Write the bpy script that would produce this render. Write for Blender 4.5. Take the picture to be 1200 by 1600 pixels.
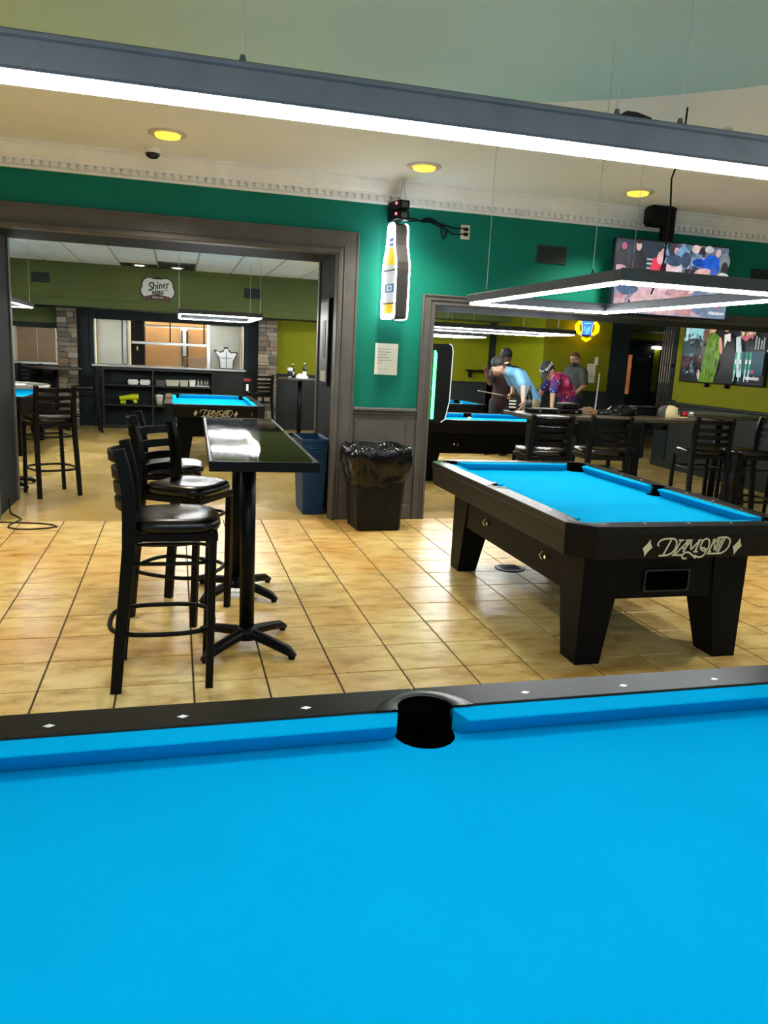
import bpy, bmesh, math, random
from mathutils import Vector, Matrix, noise

for _o in list(bpy.data.objects):
    bpy.data.objects.remove(_o)
SC = bpy.context.scene
COL = SC.collection
PI = math.pi

# ------------------------------------------------------------------ camera
def set_camera():
    yaw, pitch, roll = math.radians(15.25), math.radians(11.41), math.radians(2.80)
    fw = Vector((math.sin(yaw) * math.cos(pitch), math.cos(yaw) * math.cos(pitch), -math.sin(pitch)))
    r = Vector((math.cos(yaw), -math.sin(yaw), 0))
    u = r.cross(fw)
    r2 = math.cos(roll) * r + math.sin(roll) * u
    u2 = -math.sin(roll) * r + math.cos(roll) * u
    cam = bpy.data.cameras.new('camera')
    cam.sensor_fit = 'VERTICAL'
    cam.sensor_height = 36.0
    cam.lens = 1214.65 * 36.0 / 1600.0
    cam.clip_start = 0.05
    o = bpy.data.objects.new('camera', cam)
    M = Matrix((r2, u2, -fw)).transposed().to_4x4()
    M.translation = Vector((0, 0, 1.527))
    o.matrix_world = M
    COL.objects.link(o)
    SC.camera = o
set_camera()

# ------------------------------------------------------------------ world, exposure
world = bpy.data.worlds.new('world')
SC.world = world
world.use_nodes = True
world.node_tree.nodes['Background'].inputs[0].default_value = (0.60, 0.85, 1.0, 1)
world.node_tree.nodes['Background'].inputs[1].default_value = 0.30
SC.view_settings.view_transform = 'Standard'
SC.view_settings.look = 'None'
SC.view_settings.gamma = 1.0
SC.view_settings.use_curve_mapping = False
SC.view_settings.exposure = 1.25
LED_STRENGTH = 58.0
SC.cycles.max_bounces = 7
SC.cycles.diffuse_bounces = 4
SC.cycles.glossy_bounces = 3
SC.cycles.transmission_bounces = 3
SC.cycles.caustics_reflective = False
SC.cycles.caustics_refractive = False

# ------------------------------------------------------------------ materials
MATS = {}
def pm(name, c, rough=0.5, metal=0.0, var=0.10, vscale=6.0, bump=0.0, bscale=80.0, c2=None,
       emit=0.0, spec=0.5, coat=0.0, stretch=None, detail=4.0, rand=0.0, rvar=0.0, trans=0.0, alpha=1.0):
    m = bpy.data.materials.new(name)
    m.use_nodes = True
    nt = m.node_tree
    b = nt.nodes['Principled BSDF']
    tc = nt.nodes.new('ShaderNodeTexCoord')
    src = tc.outputs['Object']
    if stretch:
        mp = nt.nodes.new('ShaderNodeMapping')
        mp.inputs['Scale'].default_value = stretch
        nt.links.new(src, mp.inputs['Vector'])
        src = mp.outputs['Vector']
    n = nt.nodes.new('ShaderNodeTexNoise')
    n.inputs['Scale'].default_value = vscale
    n.inputs['Detail'].default_value = detail
    nt.links.new(src, n.inputs['Vector'])
    mix = nt.nodes.new('ShaderNodeMix')
    mix.data_type = 'RGBA'
    ca = tuple(max(0, v * (1 - var)) for v in c) if c2 is None else c
    cb = tuple(min(1, v * (1 + var)) for v in c) if c2 is None else c2
    mix.inputs[6].default_value = (*ca, 1)
    mix.inputs[7].default_value = (*cb, 1)
    fac = n.outputs['Fac']
    cr = nt.nodes.new('ShaderNodeMapRange')
    cr.inputs[1].default_value = 0.32
    cr.inputs[2].default_value = 0.68
    nt.links.new(fac, cr.inputs[0])
    fac = cr.outputs[0]
    nt.links.new(fac, mix.inputs[0])
    colour = mix.outputs[2]
    if rand:
        oi = nt.nodes.new('ShaderNodeObjectInfo')
        mr = nt.nodes.new('ShaderNodeMapRange')
        mr.inputs[3].default_value = 1 - rand
        mr.inputs[4].default_value = 1 + rand
        nt.links.new(oi.outputs['Random'], mr.inputs[0])
        vm = nt.nodes.new('ShaderNodeVectorMath')
        vm.operation = 'SCALE'
        nt.links.new(colour, vm.inputs[0])
        nt.links.new(mr.outputs[0], vm.inputs[3])
        colour = vm.outputs[0]
    nt.links.new(colour, b.inputs['Base Color'])
    b.inputs['Roughness'].default_value = rough
    if rvar:
        rr = nt.nodes.new('ShaderNodeMapRange')
        rr.inputs[3].default_value = max(0.02, rough - rvar)
        rr.inputs[4].default_value = rough + rvar
        nt.links.new(n.outputs['Fac'], rr.inputs[0])
        nt.links.new(rr.outputs[0], b.inputs['Roughness'])
    b.inputs['Metallic'].default_value = metal
    b.inputs['Specular IOR Level'].default_value = spec
    if coat:
        b.inputs['Coat Weight'].default_value = coat
        b.inputs['Coat Roughness'].default_value = 0.08
    if trans:
        b.inputs['Transmission Weight'].default_value = trans
    if emit:
        nt.links.new(colour, b.inputs['Emission Color'])
        b.inputs['Emission Strength'].default_value = emit
    if bump:
        n2 = nt.nodes.new('ShaderNodeTexNoise')
        n2.inputs['Scale'].default_value = bscale
        n2.inputs['Detail'].default_value = 3
        nt.links.new(src, n2.inputs['Vector'])
        bp = nt.nodes.new('ShaderNodeBump')
        bp.inputs['Strength'].default_value = bump
        bp.inputs['Distance'].default_value = 0.01
        nt.links.new(n2.outputs['Fac'], bp.inputs['Height'])
        nt.links.new(bp.outputs['Normal'], b.inputs['Normal'])
    MATS[name] = m
    return m

def tile_material():
    m = bpy.data.materials.new('ceramic_tile')
    m.use_nodes = True
    nt = m.node_tree
    b = nt.nodes['Principled BSDF']
    geo = nt.nodes.new('ShaderNodeNewGeometry')
    oi = nt.nodes.new('ShaderNodeObjectInfo')
    add = nt.nodes.new('ShaderNodeVectorMath'); add.operation = 'ADD'
    sc = nt.nodes.new('ShaderNodeVectorMath'); sc.operation = 'SCALE'
    comb = nt.nodes.new('ShaderNodeCombineXYZ')
    for i in range(3):
        nt.links.new(oi.outputs['Random'], comb.inputs[i])
    nt.links.new(comb.outputs[0], sc.inputs[0]); sc.inputs[3].default_value = 37.0
    nt.links.new(geo.outputs['Position'], add.inputs[0]); nt.links.new(sc.outputs[0], add.inputs[1])
    mp = nt.nodes.new('ShaderNodeMapping'); mp.inputs['Scale'].default_value = (1.0, 2.0, 1.0)
    nt.links.new(add.outputs[0], mp.inputs['Vector'])
    def nz(scale, detail, vec):
        n = nt.nodes.new('ShaderNodeTexNoise'); n.inputs['Scale'].default_value = scale
        n.inputs['Detail'].default_value = detail; n.inputs['Roughness'].default_value = 0.62
        nt.links.new(vec, n.inputs['Vector']); return n
    n1 = nz(5.0, 6, mp.outputs[0])
    r1 = nt.nodes.new('ShaderNodeValToRGB')
    e = r1.color_ramp.elements
    e[0].position = 0.30; e[0].color = (0.50, 0.30, 0.085, 1)
    e[1].position = 0.70; e[1].color = (0.90, 0.73, 0.34, 1)
    mid = e.new(0.5); mid.color = (0.78, 0.59, 0.225, 1)
    nt.links.new(n1.outputs['Fac'], r1.inputs[0])
    # worn, dirtier patches that run across the tiles
    n2 = nz(0.55, 3, geo.outputs['Position'])
    r2 = nt.nodes.new('ShaderNodeValToRGB')
    e = r2.color_ramp.elements
    e[0].position = 0.36; e[0].color = (0.86, 0.66, 0.46, 1)
    e[1].position = 0.58; e[1].color = (1.0, 1.0, 1.0, 1)
    nt.links.new(n2.outputs['Fac'], r2.inputs[0])
    mul = nt.nodes.new('ShaderNodeMix'); mul.data_type = 'RGBA'; mul.blend_type = 'MULTIPLY'
    mul.inputs[0].default_value = 1.0
    nt.links.new(r1.outputs[0], mul.inputs[6]); nt.links.new(r2.outputs[0], mul.inputs[7])
    n3 = nz(30.0, 4, mp.outputs[0])
    r3 = nt.nodes.new('ShaderNodeValToRGB')
    e = r3.color_ramp.elements
    e[0].position = 0.27; e[0].color = (0.25, 0.2, 0.13, 1)
    e[1].position = 0.36; e[1].color = (1, 1, 1, 1)
    nt.links.new(n3.outputs['Fac'], r3.inputs[0])
    mul2 = nt.nodes.new('ShaderNodeMix'); mul2.data_type = 'RGBA'; mul2.blend_type = 'MULTIPLY'
    mul2.inputs[0].default_value = 0.8
    nt.links.new(mul.outputs[2], mul2.inputs[6]); nt.links.new(r3.outputs[0], mul2.inputs[7])
    nt.links.new(mul2.outputs[2], b.inputs['Base Color'])
    rr = nt.nodes.new('ShaderNodeMapRange'); rr.inputs[3].default_value = 0.22; rr.inputs[4].default_value = 0.42
    nt.links.new(n1.outputs['Fac'], rr.inputs[0]); nt.links.new(rr.outputs[0], b.inputs['Roughness'])
    bp = nt.nodes.new('ShaderNodeBump'); bp.inputs['Strength'].default_value = 0.12; bp.inputs['Distance'].default_value = 0.004
    nt.links.new(n1.outputs['Fac'], bp.inputs['Height']); nt.links.new(bp.outputs['Normal'], b.inputs['Normal'])
    MATS['ceramic_tile'] = m
tile_material()

pm('grout', (0.03, 0.018, 0.010), 0.85)
pm('concrete', (0.42, 0.275, 0.070), 0.26, c2=(0.62, 0.445, 0.15), vscale=1.1, detail=8, rvar=0.14, bump=0.06, bscale=9)
pm('green_paint', (0.005, 0.160, 0.110), 0.6, spec=0.12, var=0.08, vscale=2.0, bump=0.03, bscale=120)
pm('trim_grey', (0.096, 0.090, 0.084), 0.55, var=0.12, vscale=5, spec=0.25)
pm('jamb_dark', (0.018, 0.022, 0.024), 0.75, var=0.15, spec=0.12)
pm('ceiling_cream', (0.84, 0.88, 0.92), 0.9, spec=0.1, var=0.03, vscale=1.0)
pm('moulding_white', (0.80, 0.80, 0.77), 0.5, var=0.05)
pm('dentil_shade', (0.33, 0.30, 0.25), 0.7)
pm('dome_teal', (0.58, 0.86, 1.0), 0.9, spec=0.1, var=0.05, vscale=0.7)
pm('lime_paint', (0.185, 0.19, 0.005), 0.6, spec=0.1, var=0.06, vscale=2)
pm('olive_paint', (0.100, 0.125, 0.040), 0.6, spec=0.12, var=0.06, vscale=2)
pm('charcoal_paint', (0.022, 0.027, 0.025), 0.55, spec=0.2, var=0.12, vscale=3)
pm('teal_black_paint', (0.009, 0.017, 0.017), 0.55, spec=0.2, var=0.12, vscale=3)
pm('ceiling_tile_white', (0.95, 0.96, 0.92), 0.9, spec=0.1, var=0.06, vscale=9, bump=0.2, bscale=150, rand=0.05)
pm('ceiling_grid', (0.40, 0.41, 0.36), 0.6)
pm('black_metal', (0.0025, 0.003, 0.0035), 0.42, var=0.2, vscale=20, spec=0.16)
pm('black_satin', (0.0014, 0.0017, 0.0022), 0.55, var=0.2, vscale=12, bump=0.05, bscale=200, spec=0.14)
pm('rail_black', (0.005, 0.005, 0.005), 0.33, var=0.6, vscale=10, stretch=(1.2, 14, 14), spec=0.24)
pm('apron_black', (0.006, 0.0055, 0.005), 0.42, var=0.5, vscale=10, stretch=(1.2, 14, 14), spec=0.18)
pm('pocket_black', (0.0006, 0.0006, 0.0006), 0.9, spec=0.02)
pm('liner_black', (0.012, 0.012, 0.013), 0.33)
pm('cloth_blue', (0.0, 0.33, 0.60), 0.95, var=0.035, vscale=3, bump=0.06, bscale=900, spec=0.02)
pm('sight_white', (0.82, 0.82, 0.78), 0.3)
pm('logo_cream', (0.72, 0.70, 0.50), 0.45)
pm('chrome', (0.75, 0.75, 0.75), 0.15, metal=1)
pm('vinyl_black', (0.004, 0.0038, 0.0035), 0.26, var=0.2, vscale=30, bump=0.05, bscale=160, spec=0.4)
pm('table_gloss', (0.004, 0.005, 0.003), 0.03, var=0.5, vscale=7, rvar=0.015, spec=0.2)
pm('edge_metal', (0.17, 0.165, 0.14), 0.35, metal=0.6)
pm('wood_dark', (0.060, 0.050, 0.036), 0.35, var=0.35, vscale=6, stretch=(1, 12, 12))
pm('bin_blue', (0.003, 0.035, 0.10), 0.5, spec=0.25)
pm('bin_black', (0.003, 0.003, 0.003), 0.5, spec=0.25)
pm('bag_black', (0.006, 0.0062, 0.0065), 0.20, var=0.2, vscale=30, spec=0.3, bump=0.8, bscale=14)
pm('cord_black', (0.003, 0.003, 0.003), 0.5, spec=0.15)
pm('housing_grey', (0.055, 0.062, 0.070), 0.45, var=0.12, vscale=14)
pm('led_white', (0.93, 0.97, 1.0), 0.5, var=0.0, emit=LED_STRENGTH)
pm('led_mid', (0.93, 0.97, 1.0), 0.5, var=0.0, emit=LED_STRENGTH * 0.54)
pm('led_dimmed', (0.93, 0.97, 1.0), 0.5, var=0.0, emit=LED_STRENGTH * 0.52)
pm('led_back', (0.97, 0.98, 0.96), 0.5, var=0.0, emit=LED_STRENGTH * 2.7)
pm('can_lamp', (1.0, 0.50, 0.06), 0.5, var=0.25, vscale=40, emit=0.75)
pm('can_trim', (0.62, 0.58, 0.50), 0.4)
pm('dark_glass', (0.006, 0.007, 0.009), 0.1)
pm('white_plastic', (0.75, 0.75, 0.70), 0.4)
pm('ivory_plastic', (0.70, 0.64, 0.45), 0.4)
pm('paper', (0.76, 0.76, 0.66), 0.7, var=0.03)
pm('ink', (0.16, 0.16, 0.15), 0.8)
pm('neon_white', (0.93, 0.96, 1.0), 0.5, var=0.0, emit=11.0)
pm('neon_green', (0.04, 1.0, 0.12), 0.5, var=0.0, emit=6.0)
pm('sign_white', (0.42, 0.43, 0.46), 0.5, var=0.0, emit=0.45)
pm('sign_yellow', (0.80, 0.55, 0.0), 0.4, var=0.0, emit=0.30)
pm('sign_blue', (0.01, 0.09, 0.32), 0.4, var=0.0, emit=0.2)
pm('sign_side', (0.022, 0.02, 0.02), 0.4)
pm('red_led', (1.0, 0.12, 0.2), 0.4, var=0.0, emit=1.2)
pm('neon_amber', (1.0, 0.55, 0.0), 0.4, var=0.0, emit=3.5)
pm('neon_blue', (0.02, 0.08, 0.75), 0.4, var=0.0, emit=1.6)
pm('neon_cyan', (0.1, 0.55, 1.0), 0.4, var=0.0, emit=1.4)
pm('steel', (0.55, 0.55, 0.52), 0.32, metal=0.85, var=0.12, vscale=3)
pm('kitchen_panel', (0.80, 0.79, 0.66), 0.4, metal=0.15, var=0.14, vscale=1.3)
pm('kitchen_warm_brown', (0.26, 0.16, 0.075), 0.38, metal=0.25, var=0.14, vscale=2.2)  # on the steel refrigerator, warm light is put into this brown
pm('kitchen_lamp', (1.0, 0.84, 0.58), 0.5, var=0.0, emit=13.0)
pm('soft_lamp', (1.0, 0.96, 0.88), 0.5, var=0.0, emit=3.0)
for i, c in enumerate([(0.20, 0.175, 0.14), (0.30, 0.255, 0.19), (0.14, 0.125, 0.105), (0.38, 0.33, 0.25), (0.24, 0.17, 0.11)]):
    pm('stone_%d' % i, c, 0.85, var=0.35, vscale=14, bump=0.5, bscale=40, rand=0.15)
pm('mortar', (0.05, 0.045, 0.04), 0.9)
pm('foam_white', (0.80, 0.80, 0.78), 0.6)
pm('tub_cream', (0.50, 0.47, 0.38), 0.45)
pm('tub_grey', (0.06, 0.065, 0.065), 0.5)
pm('drill_yellow', (0.55, 0.62, 0.0), 0.45)
pm('skin_light', (0.46, 0.25, 0.16), 0.5, var=0.08, vscale=25)
pm('skin_mid', (0.45, 0.25, 0.155), 0.5, var=0.08, vscale=25)
pm('skin_dark', (0.12, 0.06, 0.04), 0.5, var=0.08, vscale=25)
pm('shirt_blue', (0.12, 0.30, 0.48), 0.8, var=0.10, vscale=9)
pm('shirt_maroon', (0.012, 0.001, 0.0028), 0.8, var=0.15, vscale=9)
pm('shirt_grey', (0.045, 0.053, 0.046), 0.8, var=0.12, vscale=9)
pm('pants_khaki', (0.20, 0.165, 0.085), 0.8, var=0.1)
pm('pants_dark', (0.010, 0.011, 0.013), 0.8)
pm('hair_brown', (0.05, 0.022, 0.010), 0.6)
pm('hair_red', (0.11, 0.042, 0.018), 0.6)
pm('cap_black', (0.012, 0.012, 0.012), 0.7)
pm('cap_cream', (0.60, 0.50, 0.30), 0.7)
pm('cap_charcoal', (0.05, 0.05, 0.045), 0.8)
pm('red_ball', (0.6, 0.01, 0.03), 0.15)
pm('white_ball', (0.75, 0.72, 0.60), 0.15)
pm('brown_cloth', (0.13, 0.075, 0.035), 0.85)
pm('bottle_dark', (0.010, 0.006, 0.004), 0.12)
pm('bottle_label', (0.75, 0.75, 0.72), 0.5)
pm('cue_wood', (0.26, 0.20, 0.12), 0.35)
pm('cue_dark', (0.03, 0.015, 0.01), 0.3)
pm('red_plastic', (0.20, 0.006, 0.010), 0.4)
pm('door_lit_glass', (0.60, 0.19, 0.07), 0.2, var=0.25, emit=0.18)  # orange light in the glass, put in as colour and glow
pm('sign_black', (0.008, 0.008, 0.008), 0.5)
pm('sign_cream', (0.60, 0.62, 0.55), 0.5, var=0.06)
pm('sign_maroon', (0.07, 0.012, 0.014), 0.5)
pm('vent_dark', (0.008, 0.016, 0.016), 0.5)
pm('top_shine_white', (0.72, 0.72, 0.66), 0.15, coat=0.3)  # lamp reflection in a shiny top, put into its colour

def galaxy_material():
    m = pm('shirt_galaxy', (0.32, 0.015, 0.10), 0.8)
    nt = m.node_tree
    b = nt.nodes['Principled BSDF']
    tc = nt.nodes.new('ShaderNodeTexCoord')
    n = nt.nodes.new('ShaderNodeTexNoise'); n.inputs['Scale'].default_value = 4.2; n.inputs['Detail'].default_value = 5
    nt.links.new(tc.outputs['Object'], n.inputs['Vector'])
    r = nt.nodes.new('ShaderNodeValToRGB')
    e = r.color_ramp.elements
    e[0].position = 0.42; e[0].color = (0.01, 0.02, 0.16, 1)
    e[1].position = 0.66; e[1].color = (0.75, 0.25, 0.45, 1)
    a = e.new(0.48); a.color = (0.10, 0.008, 0.10, 1)
    a = e.new(0.56); a.color = (0.45, 0.01, 0.07, 1)
    nt.links.new(n.outputs['Fac'], r.inputs[0])
    v = nt.nodes.new('ShaderNodeTexVoronoi'); v.inputs['Scale'].default_value = 17
    nt.links.new(tc.outputs['Object'], v.inputs['Vector'])
    lt = nt.nodes.new('ShaderNodeMath'); lt.operation = 'LESS_THAN'; lt.inputs[1].default_value = 0.16
    nt.links.new(v.outputs['Distance'], lt.inputs[0])
    mx = nt.nodes.new('ShaderNodeMix'); mx.data_type = 'RGBA'
    nt.links.new(lt.outputs[0], mx.inputs[0]); nt.links.new(r.outputs[0], mx.inputs[6]); mx.inputs[7].default_value = (0.8, 0.75, 0.8, 1)
    nt.links.new(mx.outputs[2], b.inputs['Base Color'])
galaxy_material()

SCREEN = {}
def scr(c, s=0.42):
    """an emissive screen colour, c as sRGB 0-255"""
    k = tuple(c)
    if k not in SCREEN:
        lin = tuple(((v / 255.0) / 12.92 if v < 10 else (((v / 255.0) + 0.055) / 1.055) ** 2.4) for v in c)
        SCREEN[k] = pm('screen_%d_%d_%d' % k, lin, 0.3, var=0.22, vscale=18, emit=s, spec=0.1)
        nt = SCREEN[k].node_tree; b = nt.nodes['Principled BSDF']
        nt.links.remove(b.inputs['Base Color'].links[0]); b.inputs['Base Color'].default_value = (0.01, 0.01, 0.012, 1)
    return SCREEN[k]

# ------------------------------------------------------------------ mesh helpers
class MB:
    def __init__(self):
        self.v = []; self.f = []; self.m = []; self.s = []; self.mats = []
    def mi(self, mat):
        if isinstance(mat, str):
            mat = MATS[mat]
        if mat not in self.mats:
            self.mats.append(mat)
        return self.mats.index(mat)
    def add(self, verts, faces, mat, smooth=False):
        k = len(self.v); i = self.mi(mat)
        self.v += [tuple(p) for p in verts]
        for f in faces:
            self.f.append([a + k for a in f]); self.m.append(i); self.s.append(smooth)
        return self
    def hexa(self, p, mat):
        return self.add(p, [(3, 2, 1, 0), (4, 5, 6, 7), (0, 1, 5, 4), (1, 2, 6, 5), (2, 3, 7, 6), (3, 0, 4, 7)], mat)
    def box(self, x0, x1, y0, y1, z0, z1, mat):
        return self.hexa([(x0, y0, z0), (x1, y0, z0), (x1, y1, z0), (x0, y1, z0),
                          (x0, y0, z1), (x1, y0, z1), (x1, y1, z1), (x0, y1, z1)], mat)
    def cbox(self, x0, x1, y0, y1, z0, z1, mat, b=0.004, M=None):
        """chamfered box"""
        bm = bmesh.new()
        vs = [bm.verts.new(p) for p in [(x0, y0, z0), (x1, y0, z0), (x1, y1, z0), (x0, y1, z0),
                                        (x0, y0, z1), (x1, y0, z1), (x1, y1, z1), (x0, y1, z1)]]
        for f in [(3, 2, 1, 0), (4, 5, 6, 7), (0, 1, 5, 4), (1, 2, 6, 5), (2, 3, 7, 6), (3, 0, 4, 7)]:
            bm.faces.new([vs[i] for i in f])
        b = min(b, 0.45 * min(abs(x1 - x0), abs(y1 - y0), abs(z1 - z0)))
        bmesh.ops.bevel(bm, geom=list(bm.edges), offset=b, segments=1, affect='EDGES', profile=0.5)
        return self.frombm(bm, mat, M)
    def frombm(self, bm, mat, M=None, smooth=False):
        bm.verts.index_update()
        P = [(M @ v.co if M else v.co.copy()) for v in bm.verts]
        F = [[v.index for v in f.verts] for f in bm.faces]
        bm.free()
        return self.add(P, F, mat, smooth)
    def prism(self, poly, d0, d1, mat, plane='xy', poly1=None, smooth=False):
        n = len(poly)
        poly1 = poly1 or poly
        def mp(p, d):
            a, b = p
            return {'xy': (a, b, d), 'xz': (a, d, b), 'yz': (d, a, b)}[plane]
        V = [mp(p, d0) for p in poly] + [mp(p, d1) for p in poly1]
        area = sum(poly[i][0] * poly[(i + 1) % n][1] - poly[(i + 1) % n][0] * poly[i][1] for i in range(n))
        ccw = area > 0
        flip = (plane == 'xz') != (d1 < d0)
        if not ccw:
            flip = not flip
        F = [list(range(n))[::-1], list(range(n, 2 * n))]
        F += [[i, (i + 1) % n, n + (i + 1) % n, n + i] for i in range(n)]
        if flip:
            F = [f[::-1] for f in F]
        return self.add(V, F, mat, smooth)
    def tube(self, path, r, mat, n=8, closed=False, sx=1.0, sy=1.0, up=None, smooth=True, rot=0.0):
        P = [Vector(p) for p in path]
        k = len(P)
        R = r if isinstance(r, (list, tuple)) else [r] * k
        V = []; up0 = Vector(up) if up else None
        last = None
        for i in range(k):
            if closed:
                t = P[(i + 1) % k] - P[i - 1]
            else:
                t = P[min(i + 1, k - 1)] - P[max(i - 1, 0)]
            t.normalize()
            if up0 is not None:
                a = up0 - t * up0.dot(t)
                if a.length < 1e-4:
                    a = Vector((1, 0, 0)) - t * t.x
            elif last is None:
                h = Vector((0, 0, 1)) if abs(t.z) < 0.9 else Vector((1, 0, 0))
                a = h - t * h.dot(t)
            else:
                a = last - t * last.dot(t)
            a.normalize(); last = a
            b = t.cross(a)
            for j in range(n):
                th = 2 * PI * j / n + rot
                V.append(P[i] + a * (math.cos(th) * R[i] * sx) + b * (math.sin(th) * R[i] * sy))
        F = []
        for i in range(k if closed else k - 1):
            i2 = (i + 1) % k
            for j in range(n):
                j2 = (j + 1) % n
                F.append([i * n + j, i * n + j2, i2 * n + j2, i2 * n + j])
        self.add(V, F, mat, smooth)
        if not closed:
            self.add(V[:n], [list(range(n))[::-1]], mat)
            self.add(V[-n:], [list(range(n))], mat)
        return self
    def lathe(self, prof, mat, n=20, c=(0, 0, 0), smooth=True, sx=1.0, sy=1.0, M=None, cap_ends=True):
        V = []; F = []
        for r, z in prof:
            for j in range(n):
                th = 2 * PI * j / n
                V.append(Vector((r * math.cos(th) * sx, r * math.sin(th) * sy, z)))
        k = len(prof)
        for i in range(k - 1):
            for j in range(n):
                j2 = (j + 1) % n
                F.append([i * n + j, i * n + j2, (i + 1) * n + j2, (i + 1) * n + j])
        if cap_ends and prof[0][0] > 1e-5:
            F.append(list(range(n))[::-1])
        if cap_ends and prof[-1][0] > 1e-5:
            F.append([(k - 1) * n + j for j in range(n)])
        C = Vector(c)
        V = [(M @ p if M else p) + C for p in V]
        return self.add(V, F, mat, smooth)
    def ell(self, c, rad, mat, nu=14, nv=9, M=None, smooth=True):
        V = []; F = []
        C = Vector(c)
        for i in range(nv + 1):
            ph = -PI / 2 + PI * i / nv
            for j in range(nu):
                th = 2 * PI * j / nu
                p = Vector((rad[0] * math.cos(ph) * math.cos(th), rad[1] * math.cos(ph) * math.sin(th), rad[2] * math.sin(ph)))
                V.append((M @ p if M else p) + C)
        for i in range(nv):
            for j in range(nu):
                j2 = (j + 1) % nu
                F.append([i * nu + j, i * nu + j2, (i + 1) * nu + j2, (i + 1) * nu + j])
        return self.add(V, F, mat, smooth)
    def mesh(self, name):
        me = bpy.data.meshes.new(name)
        me.from_pydata(self.v, [], self.f)
        for m in self.mats:
            me.materials.append(m)
        me.polygons.foreach_set('material_index', self.m)
        me.polygons.foreach_set('use_smooth', self.s)
        me.update()
        return me
    def build(self, name, parent=None, loc=None, rotz=0.0, kind=None, bevel=0.0, fix=False):
        me = self.mesh(name)
        if fix:
            bm = bmesh.new(); bm.from_mesh(me)
            bmesh.ops.remove_doubles(bm, verts=bm.verts, dist=1e-5)
            bmesh.ops.recalc_face_normals(bm, faces=bm.faces)
            bm.to_mesh(me); bm.free()
        o = bpy.data.objects.new(name, me)
        COL.objects.link(o)
        if parent:
            o.parent = parent
        if loc is not None:
            o.location = loc
        o.rotation_euler.z = rotz
        if kind:
            o['kind'] = kind
        if bevel:
            b = o.modifiers.new('bevel', 'BEVEL')
            b.width = bevel; b.segments = 2; b.limit_method = 'ANGLE'; b.angle_limit = math.radians(40)
        return o

def tag(o, label, cat, group=None):
    o['label'] = label; o['category'] = cat
    if group:
        o['group'] = group
    return o
def thing(name, label, cat, loc=(0, 0, 0), rotz=0.0, group=None):
    o = bpy.data.objects.new(name, None)
    o.empty_display_size = 0.1
    COL.objects.link(o)
    o.location = loc; o.rotation_euler = (0, 0, rotz)
    return tag(o, label, cat, group)
def struct(o, label, cat='structure'):
    o['kind'] = 'structure'; o['label'] = label; o['category'] = cat
    return o
def children(o):
    return [c for c in bpy.data.objects if c.parent == o]
def copy_tree(root, loc, rotz, label, group=None):
    def cp(o, par):
        c = o.copy(); COL.objects.link(c); c.parent = par
        for ch in kids.get(o.name, []):
            cp(ch, c)
        return c
    kids = {}
    for o in list(bpy.data.objects):
        if o.parent:
            kids.setdefault(o.parent.name, []).append(o)
    r = cp(root, None)
    r.location = loc; r.rotation_euler = (0, 0, rotz); r['label'] = label
    if group:
        r['group'] = group
    return r

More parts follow.
